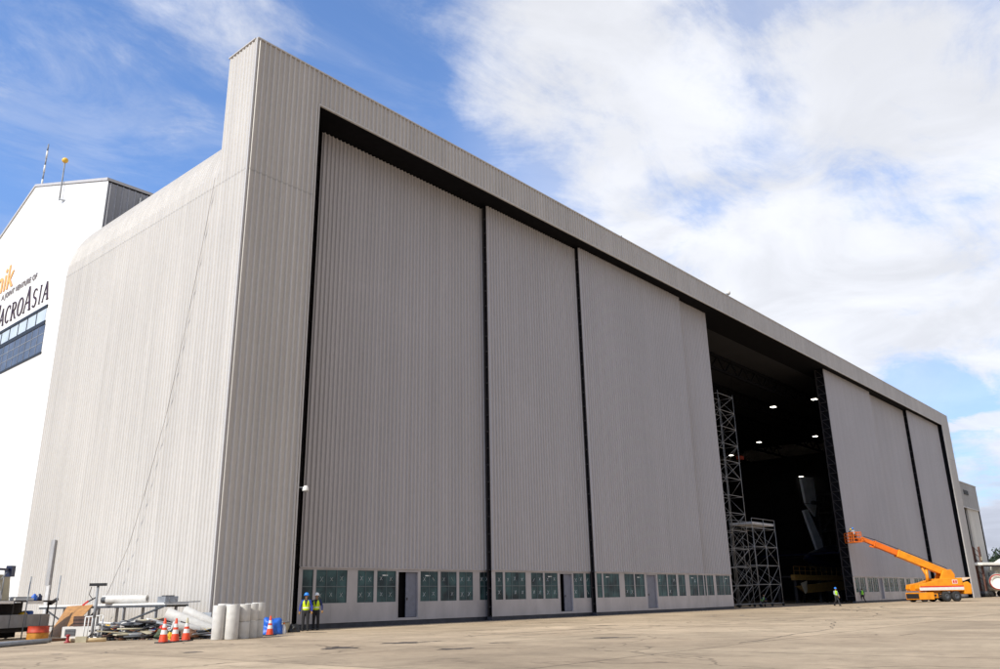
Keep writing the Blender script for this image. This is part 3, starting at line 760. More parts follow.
# ------------------------------------------------------------------ scaffolding
def scaffold(name, x0, y0, nx, ny, bx, by, levels, lh, label, decks=(), rail=False, seed=1):
    rnd = random.Random(seed)
    root = empty(name, (x0, y0, 0), 0, label, 'scaffold'); top = levels*lh; r = .034
    for side, yy in ((0, 0), (1, ny*by)):
        f = MB()
        for i in range(nx+1): f.tube((i*bx, yy, .25), (i*bx, yy, top+(1.0 if rail else .3)), r, n=6)
        for k in range(levels+1):
            f.tube((0, yy, .3+k*lh*(top-.3)/top), (nx*bx, yy, .3+k*lh*(top-.3)/top), r*.85, n=6)
            if rail and k == levels:
                for q in (.5, 1.0): f.tube((0, yy, top+q), (nx*bx, yy, top+q), r*.8, n=6)
        f.build('frame', M_GALV, root)
        g = MB()
        for k in range(levels):
            for i in range(nx):
                a, b_ = .3+k*lh*(top-.3)/top, .3+(k+1)*lh*(top-.3)/top
                if rnd.random() < .8: g.tube((i*bx, yy, a), ((i+1)*bx, yy, b_), r*.6, n=5)
                if rnd.random() < .3: g.tube(((i+1)*bx, yy, a), (i*bx, yy, b_), r*.6, n=5)
        g.build('brace', M_GALV, root)
    e = MB()
    for i in range(nx+1):
        for k in range(levels+1):
            z = .3+k*lh*(top-.3)/top; e.tube((i*bx, 0, z), (i*bx, ny*by, z), r*.8, n=6)
            if k < levels: e.tube((i*bx, 0 if k % 2 else ny*by, z), (i*bx, ny*by if k % 2 else 0, z+lh*.97), r*.6, n=5)
    e.build('cross_tube', M_GALV, root)
    d = MB()
    for i, k in decks: d.box(i*bx+.1, (i+1)*bx-.1, .06, ny*by-.06, k*lh+.38, k*lh+.62)
    if decks: d.build('deck', mat('pale_deck', (.55, .56, .6), .5), root)
    w = MB()
    for i in range(nx+1):
        for yy in (0, ny*by):
            w.lathe([(.001, -.05), (.15, -.05), (.16, 0), (.15, .05), (.001, .05)], (i*bx, yy, .16), 12, 0, 'x'); w.bar((i*bx, yy, .14), (i*bx, yy, .34), .08, mi=1)
    w.build('castors', [M_TYRE, M_GALV], root)
    return root
scaffold('scaffold_tower', 61.4, 4.0, 1, 1, 3.6, 1.6, 12, 1.87, 'very tall slender scaffold tower standing just inside the open doorway', seed=3)
scaffold('mobile_scaffold', 66.0, 3.8, 2, 1, 2.95, 2.6, 4, 2.05, 'lower two-bay rolling scaffold with pale decks beside the tall tower', decks=((0, 4), (1, 4)), rail=True, seed=5)

# ------------------------------------------------------------------ things inside the hangar
air = empty('airliner', (124, 16, 0), 0, 'parked airliner with a pale tall tail fin, in the darkness inside the hangar', 'aircraft')
def loc_(o, p): o.matrix_parent_inverse = Matrix.Translation((-p[0], -p[1], 0)); return o
mb = MB(); prof = [(.02, 110), (.6, 111.5), (1.3, 114.5), (2.1, 119), (2.6, 124), (2.6, 138), (2.2, 141), (1.2, 143.4), (.1, 144.4)]
mb.lathe([(r, x-124) for r, x in prof], (124, 16, 6.4), 22, 0, 'x'); o = mb.build('fuselage', M_PLANEB, air); loc_(o, (124, 16))  # shade of the unlit bay put into the hull's near-black blue
mb = MB()
mb.prism([(112.9, 19.3), (118.3, 19.7), (118.3, 15.4), (113.7, 15.2)], 15.8, 16.2, 'xz')
mb.prism([(113.7, 15.1), (118.2, 15.2), (117.0, 13.2)], 15.82, 16.18, 'xz', 0)
mb.prism([(112.3, 13.9), (114.2, 14.2), (118.2, 9.6), (119.2, 6.4), (117.4, 5.6)], 15.8, 16.2, 'xz')
o = mb.build('tail_fin', M_FIN, air, bevel=.05); loc_(o, (124, 16))
mb = MB(); mb.prism([(112, 16.2), (119, 16.2), (115, 25), (112.5, 25)], 7.0, 7.25, 'xy'); mb.prism([(112, 15.8), (119, 15.8), (115, 8), (112.5, 8)], 7.0, 7.25, 'xy')
o = mb.build('stabiliser', M_PLANEB, air); loc_(o, (124, 16))
mb = MB()
for x, yy in ((128, 14), (128, 18), (140, 16)):
    mb.tube((x, yy, .9), (x, yy, 4.4), .14)
    for s in (-.35, .35): mb.lathe([(.01, -.18), (.6, -.18), (.65, 0), (.6, .18), (.01, .18)], (x, yy+s, .65), 16, 1, 'y')
o = mb.build('landing_gear', [M_GREY, M_TYRE], air); loc_(o, (124, 16))
# docking platform in front of the tail
dk = empty('docking_platform', (105, 11, 0), 0, 'long yellow-brown docking platform low across the dark hangar interior', 'platform')
mb = MB(); mb.box(-12, 14, -.3, .3, 3.0, 3.7); mb.prism([(-12, 2.2), (3, 2.9), (14, 2.9), (14, 2.2), (5, 1.6), (-9, 1.3)], -.4, -.1, 'xz'); mb.build('beam', M_YELLD, dk)
mb = MB(); mb.box(-12, 14, .3, 2.6, 3.4, 3.55); mb.build('deck', M_STEELD, dk)
mb = MB()
for x in range(-12, 15, 2): mb.bar((x, -.2, 3.7), (x, -.2, 4.8), .05)
mb.bar((-12, -.2, 4.8), (14, -.2, 4.8), .05); mb.bar((-12, -.2, 4.25), (14, -.2, 4.25), .05); mb.build('railing', M_YELLD, dk)
for x in (-11.5, -3, 5, 13): mb = MB(); mb.bar((x, 0, 0), (x, 0, 3), .3); mb.bar((x, 2.4, 0), (x, 2.4, 3.4), .3); mb.build('leg', M_STEELD, dk)
mb = MB(); mb.prism([(-10.7, 2.6), (-8.6, 2.9), (-8.9, 1.5), (-9.6, 1.2)], -.5, -.42, 'xz'); mb.build('sign_panel', mat('cream_panel', (.5, .42, .3), .6), dk)
# tall tail dock: dark access tower round the fin
td = empty('tail_dock', (120.5, 14, 0), 0, 'dark steel tail dock tower with diagonal braces beside the fin inside the hangar', 'platform')
mb = MB()
for x in (0, 3.5):
    for y in (0, 2.5): mb.bar((x, y, 0), (x, y, 17), .35)
for z in range(2, 18, 3): mb.bar((0, 0, z), (3.5, 0, z), .25); mb.bar((0, 2.5, z), (3.5, 2.5, z), .25); mb.bar((0, 0, z), (0, 2.5, z), .25)
for z in range(2, 15, 3): mb.bar((0, 0, z), (3.5, 0, z+3), .2)
mb.bar((-5, 0, 11), (0, 0, 13.5), .4); mb.bar((-7.6, .5, 15.1), (0, .5, 15.1), .5)
mb.build('frame', M_STEELD, td)
mb = MB(); mb.box(0, 3.5, 0, 2.5, 14.8, 15); mb.build('deck', M_STEELD, td)

# ------------------------------------------------------------------ boom lift
bl = empty('boom_lift', (92.05, -7.14, 0), math.atan2(6.64, -7.25), 'large orange boom lift with its boom raised to the edge of the right-hand doors', 'boom lift')
bl.scale = (.96, .96, .96)      # local +X = boom direction
mb = MB()
mb.box(-1.0, 3.4, -1.15, 1.15, .45, 1.05); mb.box(1.7, 3.6, -1.5, 1.5, .3, 1.15); mb.box(-1.4, -1.0, -1.2, 1.2, .5, .95)
for x in (.2, 1.0, 1.8): mb.box(x, x+.55, -1.2, 1.2, .6, .95)
mb.build('chassis', M_ORANGE, bl, bevel=.04)
mb = MB()
for x in (.4, 1.2, 2.0): mb.box(x, x+.4, -1.21, 1.21, .66, .9)
mb.box(3.55, 3.65, -1.3, 1.3, .45, 1.0); mb.box(-.9, .95, -1.17, 1.17, .43, 1.07); mb.build('chassis_recess', M_DARK, bl)
for (x, y) in ((-1.2, 1.45), (-1.2, -1.45), (.1, 1.45), (.1, -1.45), (2.9, 1.2), (2.9, -1.2)):
    w = MB(); k = .72 if x > 2 else 1.0; w.lathe([(.3*k, -.22), (.52*k, -.24), (.6*k, -.16), (.61*k, 0), (.6*k, .16), (.52*k, .24), (.3*k, .22)], (x, y, .61*k), 22, 0, 'y'); wo = w.build('wheel', M_TYRE, bl)
    w = MB(); w.lathe([(.001, -.12), (.12*k, -.16), (.2*k, -.2), (.32*k, -.23), (.32*k, .23), (.2*k, .2), (.12*k, .16), (.001, .12)], (x, y, .61*k), 18, 0, 'y'); w.build('rim', M_DGREY, wo)
# turntable body, side hoods
mb = MB()
for s in (-1, 1):
    poly = [(-2.4, 1.25), (3.4, 1.35), (3.55, 1.6), (3.4, 2.1), (1.8, 2.35), (.4, 2.75), (-2.4, 2.8)]
    y0, y1 = (.5, 1.45) if s > 0 else (-1.45, -.5)
    mb.prism(poly, y0, y1, 'xz')
mb.box(-2.3, 2.4, -.5, .5, 1.2, 1.55); mb.lathe([(.9, 1.0), (.9, 1.25)], (.6, 0, 0), 24)
mb.build('turntable', M_ORANGE, bl, bevel=.06)
mb = MB()
for s in (-1, 1):
    y = 1.45*s
    mb.box(-2.42, 3.45, min(y, y+.012*s), max(y, y+.012*s), 1.38, 1.72, 0); mb.box(-2.42, 3.3, min(y, y+.014*s), max(y, y+.014*s), 1.73, 1.88, 1)
mb.build('stripe', [M_WHITE, M_RED], bl)
mb = MB()
for s in (-1, 1): y = 1.452*s; mb.box(-1.7, -1.0, min(y, y+.02*s), max(y, y+.02*s), 2.1, 2.6, 0); mb.box(-1.6, -1.4, min(y, y+.03*s), max(y, y+.03*s), 2.2, 2.5, 1); mb.box(-1.3, -1.1, min(y, y+.03*s), max(y, y+.03*s), 2.2, 2.5, 1)
mb.build('decal', [mat('pale_decal', (.8, .55, .5), .5), M_RED], bl)
mb = MB(); mb.prism([(-3.4, .85), (-2.42, .85), (-2.42, 2.2), (-3.1, 2.35), (-3.5, 2.0)], -1.5, 1.5, 'xz'); mb.build('counterweight', M_ORANGE, bl, bevel=.1)
mb = MB(); mb.obox((-2.95, 0, 2.6), (.65, 0, -.2), (0, 1.35, 0), (.02, 0, .05), 0); mb.box(-3.2, -2.43, -1.2, 1.2, 2.2, 2.45, 1); mb.build('engine_cover', [mat('pale_cover', (.75, .55, .4), .4), M_BLACK], bl)
mb = MB()
for s in (-.55, .55): mb.prism([(-1.9, 2.3), (.2, 2.3), (-.2, 3.1), (-.6, 3.75), (-1.7, 3.85), (-2.1, 3.2)], s-.1, s+.1, 'xz')
mb.build('turret', M_ORANGE, bl, bevel=.05)
# boom
TIP = V((9.2, 0, 7.75)); PIV = V((-1.2, 0, 3.45)); bd = (TIP-PIV).normalized(); up_ = V((-bd.z, 0, bd.x))
mb = MB(); q1 = PIV.lerp(TIP, .58); mb.bar(PIV-bd*.3, q1, .72, .86); mb.bar(q1-bd*.2, q1+bd*.02, .8, .94); mb.build('boom_base', M_ORANGE, bl, bevel=.05)
mb = MB(); q2 = PIV.lerp(TIP, .86); mb.bar(q1, q2, .54, .68); mb.bar(q2-bd*.15, q2, .6, .76); mb.build('boom_extension', M_ORED, bl, bevel=.04)
mb = MB(); mb.bar(q2, TIP, .42, .48); mb.bar(q2-up_*.5+bd*.4, q2-up_*.2-bd*1.2, .2); mb.bar(TIP-V((.2, 0, .15)), TIP+V((.7, 0, -.25)), .4, .5); mb.build('boom_tip', M_ORED, bl, bevel=.03)
mb = MB(); mb.tube(V((.9, 0, 2.3)), PIV.lerp(TIP, .28)-up_*.4, .14); mb.tube((1.3, .0, 2.2), PIV.lerp(TIP, .22)-up_*.4, .2); mb.build('lift_cylinder', M_ORANGE, bl)
mb = MB(); pts = [PIV+up_*.55, PIV.lerp(TIP, .3)+up_*.53, q1+up_*.5, q2+up_*.45, TIP+up_*.3]
for p, q in zip(pts, pts[1:]): mb.tube(p+V((0, .3, 0)), q+V((0, .3, 0)), .04, n=6)
mb.build('hose', M_BLACK, bl)
# basket (turned across the boom)
BX, BZ = TIP.x+.6, TIP.z-.4
mb = MB(); mb.box(BX, BX+1.1, -1.1, 1.1, BZ-.08, BZ+.02, 0); mb.box(BX-.02, BX+.4, -1.13, .2, BZ-.1, BZ+.06, 1); mb.build('basket_floor', [M_ORED, mat('cream_edge', (.7, .55, .35), .5)], bl)
mb = MB()
for x in (BX+.03, BX+1.07):
    for y in (-1.07, -.53, 0, .53, 1.07): mb.bar((x, y, BZ), (x, y, BZ+1.15), .07)
    for z in (.4, .78, 1.15): mb.bar((x, -1.07, BZ+z), (x, 1.07, BZ+z), .07)
for y in (-1.07, 1.07):
    for z in (.4, .78, 1.15): mb.bar((BX, y, BZ+z), (BX+1.1, y, BZ+z), .07)
mb.build('basket_rail', M_ORED, bl)
mb = MB(); mb.box(BX-.15, BX+.25, -.9, -.2, BZ+.75, BZ+1.25); mb.build('control_box', M_ORED, bl)
R_ = Matrix.Rotation(math.atan2(6.64, -7.25), 4, 'Z')
def blw(p): return V((92.05, -7.14, 0))+(R_ @ V(p))*.96
lean = dict(chest=(0, -.1, 1.26), neck=(0, -.2, 1.4), head=(0, -.26, 1.54), elL=(.25, -.28, 1.2), wrL=(.16, -.5, 1.2), elR=(-.25, -.28, 1.2), wrR=(-.16, -.5, 1.25))
person(blw((BX+.65, .6, BZ+.02)), 2.3, 'worker in blue hard hat leaning out of the lift basket', H_BLUE, lean, top=C_LGREY, legs=C_DARKC, vest=False, scale=.97)
person(blw((BX+.6, -.35, BZ+.02)), 1.6, 'worker in yellow hard hat and dark jacket beside the other man in the lift basket', H_YEL, lean, top=C_DARKC, legs=C_DARKC, vest=False, scale=.95)

# ------------------------------------------------------------------ aircraft outside on the right
jp = empty('parked_jet', (157, -2.2, 0), 0, 'cream white jet with round engine intake parked at the right edge of the apron', 'aircraft')
mb = MB(); mb.lathe([(.02, -9.05), (.9, -8.4), (1.7, -7), (2.2, -4.5), (2.3, 0), (2.3, 14), (1.8, 19), (.6, 24), (.02, 24.2)], (0, 0, 0), 24, 0, 'y')
o = mb.build('fuselage', M_PLANE, jp); o.location = (1.0, -6.4, 4.9); o.rotation_euler = (0, 0, PI)
mb = MB()
mb.lathe([(.01, -1.2), (.25, -1.5), (.9, -1.45), (.95, -1.9), (1.35, -2.5), (1.55, -2.3), (1.72, -1.2), (1.7, .8), (1.3, 2.6), (.9, 3.2), (.2, 3.4)], (0, 0, 0), 26, 0, 'x')
o = mb.build('engine', M_PLANE, jp); o.location = (-4.0, .55, 2.5); o.scale = (.85,)*3; o.rotation_euler = (0, 0, rad(12))
mb = MB(); mb.lathe([(1.33, -2.52), (1.45, -2.6), (1.57, -2.4), (1.6, -2.2)], (0, 0, 0), 26, 0, 'x'); mb.lathe([(.01, -1.9), (1.0, -1.8)], (0, 0, 0), 26, 1, 'x')
o2 = mb.build('intake_lip', [mat('intake_red', (.35, .05, .04), .4), M_PLANE], jp); o2.location = o.location; o2.scale = o.scale; o2.rotation_euler = o.rotation_euler
mb = MB(); mb.prism([(-9.2, 2.6), (-8.6, 1.5), (4, -5), (6, -1), (3, 1.2), (-4, 2.6)], 5.35, 5.85, 'xy', 0); mb.prism([(-7.6, 1.9), (-5.8, .5), (-2, -1.2), (-2, 1.0)], 5.15, 5.35, 'xy', 1)
mb.build('wing', [M_PLANE, M_PLANEB], jp, bevel=.12)
mb = MB(); mb.prism([(-3.6, 1.4), (-3.2, 3.4), (-2, 4.6), (3, 4.8), (4, 3), (3, 1.1), (-3, .9)], .9, 2.5, 'xz'); mb.build('engine_cowl', M_PLANE, jp, bevel=.35)
for x, y in ((-3.0, 1.9), (1.0, 1.5), (3, -10)):
    mb = MB(); mb.tube((x, y, .5), (x, y, 4.2), .13, mi=0)
    for s in (-.3, .3): mb.lathe([(.01, -.17), (.45, -.17), (.5, 0), (.45, .17), (.01, .17)], (x+s, y, .5), 16, 1, 'x')
    mb.build('landing_gear', [M_GREY, M_TYRE], jp)
# lattice access mast beside the annex
am = empty('access_mast', (150.5, .3, 0), 0, 'slim rusty brown lattice access mast on a wheeled base by the smaller portal building', 'mast')
mb = MB()
for x in (-.45, .45):
    for y in (-.45, .45): mb.bar((x, y, .6), (x, y, 8.6), .2)
for i in range(6): mb.box(-.4, .4, -.5, -.3, 1.2+i*1.25, 1.7+i*1.25)
for i in range(8): z = .7+i; mb.bar((-.45, -.45, z), (.45, -.45, z+1), .09); mb.bar((.45, -.45, z), (-.45, -.45, z), .09); mb.bar((-.45, -.45, z), (-.45, .45, z+1), .09)
mb.build('lattice', mat('rust_brown', (.12, .05, .035), .7, 0, .3), am)
mb = MB(); mb.box(-1.2, 1.6, -.8, .8, .5, 1.0); mb.box(-.5, .5, -.52, -.4, 3, 3.5, 1); mb.box(-.4, .6, -.6, -.45, 6.2, 6.9, 1); mb.build('base', [M_DGREY, M_BEIGE], am)
for x in (-.8, 1.2):
    mb = MB(); mb.lathe([(.01, -.9), (.45, -.9), (.45, .9), (.01, .9)], (x, 0, .45), 16, 0, 'y'); mb.build('wheel', M_TYRE, am)

# ------------------------------------------------------------------ trees
def tree(x, y, h, r, label, seed, n=2600, group='trees beyond the apron'):
    rnd = random.Random(seed); root = empty('tree', (x, y, 0), rnd.uniform(0, 6), label, 'tree', group)
    t = MB(); t.tube((0, 0, 0), (0, 0, h*.45), r*.09, r*.05)
    cl = []
    for i in range(16):
        a = rnd.uniform(0, 2*PI); rr = r*math.sqrt(rnd.random())*.75; z = h*rnd.uniform(.38, .9)
        c = V((rr*math.cos(a), rr*math.sin(a), z)); cl.append((c, r*rnd.uniform(.22, .42)))
        t.tube((0, 0, h*.3), c, r*.035, r*.01, n=5)
    t.build('trunk', M_BARK, root)
    l = MB()
    for i in range(n):
        c, cr = rnd.choice(cl); d = V((rnd.gauss(0, 1), rnd.gauss(0, 1), rnd.gauss(0, .8))).normalized()*cr*rnd.uniform(.5, 1.1)
        p = c+d; a = V((rnd.gauss(0, 1), rnd.gauss(0, 1), rnd.gauss(0, 1))).normalized(); b_ = a.orthogonal().normalized(); s = r*.06*rnd.uniform(.6, 1.5)
        l.add([p-a*s, p-b_*s*.6, p+a*s, p+b_*s*.6], [(0, 1, 2, 3)])
    l.build('crown', M_LEAFG, root, fix=False)
for i, (x, y, h, r, lb) in enumerate([(233, 11.0, 13.2, 4.6, 'dark leafy tree showing above the parked jet at the right edge'), (240, 4.5, 12, 5, 'broad tree partly hidden behind the jet fuselage at the right edge'),
        (252, -22, 13, 6.5, None), (262, -38, 11, 6, None), (240, -60, 12, 6, None)]):
    tree(x, y, h, r, lb or 'leafy tree far beyond the apron, outside the right edge of view', 10+i)

# ------------------------------------------------------------------ cones
def cone(loc, label, rz=0, s=1., caps=0):
    root = empty('traffic_cone', loc, rz, label, 'traffic cone', 'traffic cones along the hangar corner'); root.scale = (s, s, s)
    b = MB(); b.box(-.2, .2, -.2, .2, 0, .04); b.build('base', [M_CONEO, M_BLACK][1:], root, bevel=.01)
    c = MB(); c.lathe([(.155, .04), (.115, .28)], n=18, mi=0); c.lathe([(.115, .28), (.092, .42)], n=18, mi=1); c.lathe([(.092, .42), (.078, .50)], n=18, mi=0); c.lathe([(.078, .50), (.058, .62)], n=18, mi=1); c.lathe([(.058, .62), (.03, .80), (.001, .81)], n=18, mi=caps)
    c.build('body', [M_CONEO, M_WHITE, M_BEIGE], root)
    return root
cone((-4.69, -5.0, 0), 'leftmost of the three orange and white cones in front of the debris pile', .3, 1.08)
cone((-4.07, -4.68, 0), 'middle one of the three orange and white cones in front of the debris pile', .1, 1.05)
cone((-3.43, -4.33, 0), 'rightmost of the three cones at the debris, its tip faded to beige', .6, 1.05, 2)
cone((.98, -3.35, 0), 'orange and white cone standing alone against the blue tarpaulin', .2, 1.0)

# ------------------------------------------------------------------ standing foil rolls
def roll(loc, h, r, label, split=False, lean=0, seed=0):
    root = empty('insulation_roll', loc, seed*.7, label, 'roll', 'upright white rolls at the hangar corner')
    if split:
        for z0, z1 in ((0, h*.49), (h*.5, h)):
            m_ = MB(); m_.ring_tube((0, 0, z0), (0, 0, z1), r, r*.25, 26, 0, 0); m_.build('wrapped_bundle', M_ROLL, root, bevel=.015)
    else:
        m_ = MB(); m_.ring_tube((0, 0, 0), (0, 0, h), r, r*.25, 26, 0, 0); m_.build('wrapped_bundle', M_ROLL, root, bevel=.02)
    return root
# placed along the front of the corner, one row running back to the right
roll((-2.41, -4.85, 0), 1.28, .235, 'leftmost upright white roll beside the hangar corner, sunlit all over', seed=1)
roll((-1.97, -5.1, 0), 1.31, .27, 'second upright white roll from the left, bright on its left flank', seed=2)
roll((-1.38, -4.95, 0), 1.31, .265, 'third upright roll from the left, made of two short rolls stacked', True, seed=3)
roll((-.80, -4.6, 0), 1.33, .27, 'fourth upright roll from the left, two short rolls stacked, mostly shaded', True, seed=4)
roll((-.20, -4.15, 0), 1.36, .26, 'rightmost upright roll of the row, partly behind its neighbour', True, seed=5)
roll((-1.9, -4.35, 0), 1.34, .25, 'upright white roll in the back row, only its top showing between the front ones', seed=6)

# leaning white tubes left of the rolls
def ltube(name, p, q, r, m_, label, cat, group=None, ri=.6):
    p, q = V(p), V(q); c = (p+q)/2; d = q-p
    b = MB(); b.ring_tube(-d/2, d/2, r, r*ri, 20, 0, 0); o = b.build(name, m_, None, bevel=.01); o.location = c
    return tag(o, label, cat, group)
ltube('foil_roll', (-2.75, -1.4, 1.0), (-1.35, -2.75, .25), .24, M_ROLL, 'thick white roll sloping down to the right on top of the debris, nearer one', 'roll', 'white rolls leaning on the debris', .35)
ltube('foil_roll', (-1.75, -1.0, 1.08), (-.75, -2.2, .4), .22, M_ROLL, 'white sloping roll just behind and above the other one leaning on the debris', 'roll', 'white rolls leaning on the debris', .35)
ltube('foil_roll', (-3.0, -2.4, .55), (-2.0, -2.75, .3), .17, M_ROLL, 'short crumpled white roll lying in front of the two sloping rolls', 'roll', 'white rolls leaning on the debris', .35)

# blue tarpaulin heap, bottle, small boxes
def blob(name, loc, sx, sy, sz, m_, label, cat, seed=0, amp=.35, group=None):
    bm = bmesh.new(); bmesh.ops.create_icosphere(bm, subdivisions=4, radius=1)
    for v in bm.verts:
        n = noise.noise(v.co*1.6+V((seed, 0, 0)))*amp+noise.noise(v.co*4+V((0, seed, 0)))*amp*.4
        v.co *= 1+n; v.co.x *= sx; v.co.y *= sy; v.co.z = max(v.co.z, -.25)*sz+.25*sz
    me = bpy.data.meshes.new(name); bm.to_mesh(me); bm.free(); me.materials.append(m_)
    for p in me.polygons: p.use_smooth = True
    o = bpy.data.objects.new(name, me); col.objects.link(o); o.location = loc
    return tag(o, label, cat, group)
blob('tarpaulin', (1.7, -2.4, 0), .56, .5, .60, M_BLUE, 'crumpled bright blue tarpaulin heap in front of the grey corner column', 'tarpaulin', 2)
mb = MB(); mb.lathe([(.001, 0), (.09, 0), (.095, .02), (.095, .3), (.04, .38), (.035, .42)], n=14, mi=0); mb.lathe([(.04, .42), (.045, .43), (.04, .49), (.001, .49)], n=14, mi=1)
o = mb.build('bottle', [M_WHITE, M_ORED]); o.location = (2.1, -2.75, 0); tag(o, 'small white bottle with red cap on the ground right of the blue heap', 'bottle')
mb = MB(); mb.box(-.35, .35, -.25, .25, 0, .45); mb.box(-.37, .37, -.27, .27, .45, .5, 1); o = mb.build('crate', [M_BEIGE, M_GREY], bevel=.01); o.location = (3.1, -1.1, 0); o.rotation_euler = (0, 0, .5)
tag(o, 'low beige crate with grey lid between the blue heap and the door jamb', 'crate')
blob('rubbish_bag', (3.75, -1.2, 0), .28, .25, .3, M_BLACK, 'small black rubbish bag next to the low beige crate', 'bag', 5)

# ------------------------------------------------------------------ trestle rack along the side wall
tb = empty('trestle_rack', (-1.75, -.3, 0), 0, 'long white-topped trestle rack running along the foot of the side wall', 'rack')
mb = MB(); mb.box(-.55, .55, 0, 13.4, 1.36, 1.44, 0); mb.build('top_board', M_WHITE, tb)
mb = MB(); mb.bar((-.5, 0, 1.3), (-.5, 13.4, 1.3), .09); mb.bar((.5, 0, 1.3), (.5, 13.4, 1.3), .09); mb.build('edge_beam', M_DGREY, tb)
for y in (.9, 3.9, 6.5, 9.6, 12.6):
    mb = MB()
    for x in (-.45, .45): mb.bar((x, y, 0), (x, y, 1.3), .10)
    mb.bar((-.45, y, .4), (.45, y, .4), .06); mb.build('leg', M_GALV, tb)
mb = MB(); mb.bar((-.5, .2, 1.28), (-.52, 3.7, .6), .07); mb.bar((-.5, 6.6, 1.2), (-.52, 8.3, .3), .06); mb.bar((-.5, 9.5, .4), (-.5, 12.5, 1.2), .06); mb.build('brace', M_DGREY, tb)
# rolls and box on the rack
for i, (dz, dy, lb) in enumerate(((0, 0, 'white roll lying on the trestle rack, nearest the apron'), (.02, .42, 'white roll lying on the trestle rack behind the nearest one'))):
    ltube('foil_roll', (-2.45, 4.9+dy, 1.62+dz), (-1.3, 3.3+dy, 1.62+dz), .185, M_ROLL, lb, 'roll', 'white rolls lying on the rack', .55)
ltube('foil_roll', (-2.6, 5.1, 1.62), (-2.42, 4.84, 1.62), .13, M_DGREY, 'short dark roll at the left end of the white rolls on the rack', 'roll', None, .5)
mb = MB(); mb.box(-.3, .3, -.35, .35, 0, .26); mb.box(-.2, .2, -.2, .2, .26, .3, 1)
o = mb.build('metal_box', [M_GREY, M_STEELD], bevel=.01); o.location = (-1.8, .45, 1.44); tag(o, 'small grey metal box at the near end of the trestle rack', 'box')
mb = MB(); mb.bar((-2.4, -.4, 1.42), (-1.0, -.9, 1.46), .05)
for x in (-2.2, -1.9): mb.bar((x, -.5, 1.44), (x-.1, -.6, 1.62), .03)
tag(mb.build('loose_rail', M_GALV), 'thin metal rail sticking out past the near end of the trestle rack', 'rail')

# plywood sheet leaning on the rack
bl_, br_ = V((-3.3, 8.9, 0)), V((-3.75, 6.0, 0)); tl_, tr_ = V((-2.36, 9.4, 1.37)), V((-2.36, 6.5, 1.42))
mb = MB(); n_ = (br_-bl_).cross(tl_-bl_).normalized()*.012; vs = [bl_-n_, br_-n_, tr_-n_, tl_-n_, bl_+n_, br_+n_, tr_+n_, tl_+n_]
mb.add(vs, [(0, 1, 2, 3), (7, 6, 5, 4), (0, 4, 5, 1), (1, 5, 6, 2), (2, 6, 7, 3), (3, 7, 4, 0)])
tag(mb.build('plywood_sheet', M_PLY), 'orange-brown plywood sheet leaning against the trestle rack', 'plywood')
# crate + white unit in front of it
mb = MB(); mb.box(-.4, .4, -.3, .3, 0, .42, 0)
for z in (.1, .25): mb.box(-.41, .41, -.31, .31, z, z+.03, 1)
o = mb.build('wooden_crate', [M_CARD, M_STEELD]); o.location = (-3.95, 3.6, .52); o.rotation_euler = (0, 0, -.5); tag(o, 'brown wooden crate standing on top of the white unit', 'crate')
mb = MB(); mb.box(-.75, .75, -.28, .28, 0, .5, 0); mb.box(-.62, -.2, -.30, -.27, .12, .4, 1)
for i in range(4): mb.box(-.6, -.22, -.31, -.3, .15+i*.06, .17+i*.06, 2)
o = mb.build('air_conditioner_unit', [M_WHITE, M_DGREY, M_GREY], bevel=.015); o.location = (-4.0, 3.55, 0.01); o.rotation_euler = (0, 0, -.62); tag(o, 'low white air conditioner unit with a dark grille on the ground', 'appliance')
# white tube barrier
br = empty('barrier', (-4.75, .8, 0), rad(-72), 'white tubular barrier with upright bars standing before the debris', 'barrier')
mb = MB(); mb.tube((-.5, 0, .92), (.5, 0, .98), .025); mb.tube((-.5, 0, .12), (.5, 0, .12), .025); mb.tube((-.5, 0, 0), (-.5, 0, .92), .025); mb.tube((.5, 0, 0), (.5, 0, .98), .025); mb.build('frame', M_WHITE, br)
mb = MB()
for i in range(1, 5): mb.tube((-.5+i*.2, 0, .12), (-.5+i*.2, 0, .95), .02)
mb.build('bars', M_WHITE, br)
mb = MB()
for x in (-.5, .5): mb.box(x-.03, x+.03, -.3, .3, 0, .05)
mb.build('feet', M_WHITE, br)
# T lamp stand
ts = empty('lamp_stand', (-5.1, .02, 0), rad(-40), 'dark T-shaped lamp stand rising above the debris pile', 'lamp stand')
mb = MB(); mb.tube((0, 0, 0), (0, 0, 2.15), .045); mb.tube((0, 0, .9), (0, 0, 1.6), .06); mb.build('pole', M_GREY, ts)
mb = MB(); mb.box(-.32, .32, -.09, .09, 2.13, 2.24); mb.build('lamp_bar', M_BLACK, ts)
mb = MB(); mb.bar((0, 0, 1.7), (-.35, 0, 1.5), .05); mb.bar((-.3, 0, 1.55), (-.5, 0, 1.38), .06, mi=1)
for p, q in (((-.25, 0, 2.1), (-.3, 0, 1.8)), ((-.3, 0, 1.8), (-.15, 0, 1.62))): mb.tube(p, q, .015, n=5)
mb.build('cable', [M_STEELD, M_RED], ts)
mb = MB()
for a in (0, 2.1, 4.2): mb.bar((0, 0, .3), (.4*math.cos(a), .4*math.sin(a), .02), .04)
mb.build('foot', M_STEELD, ts)
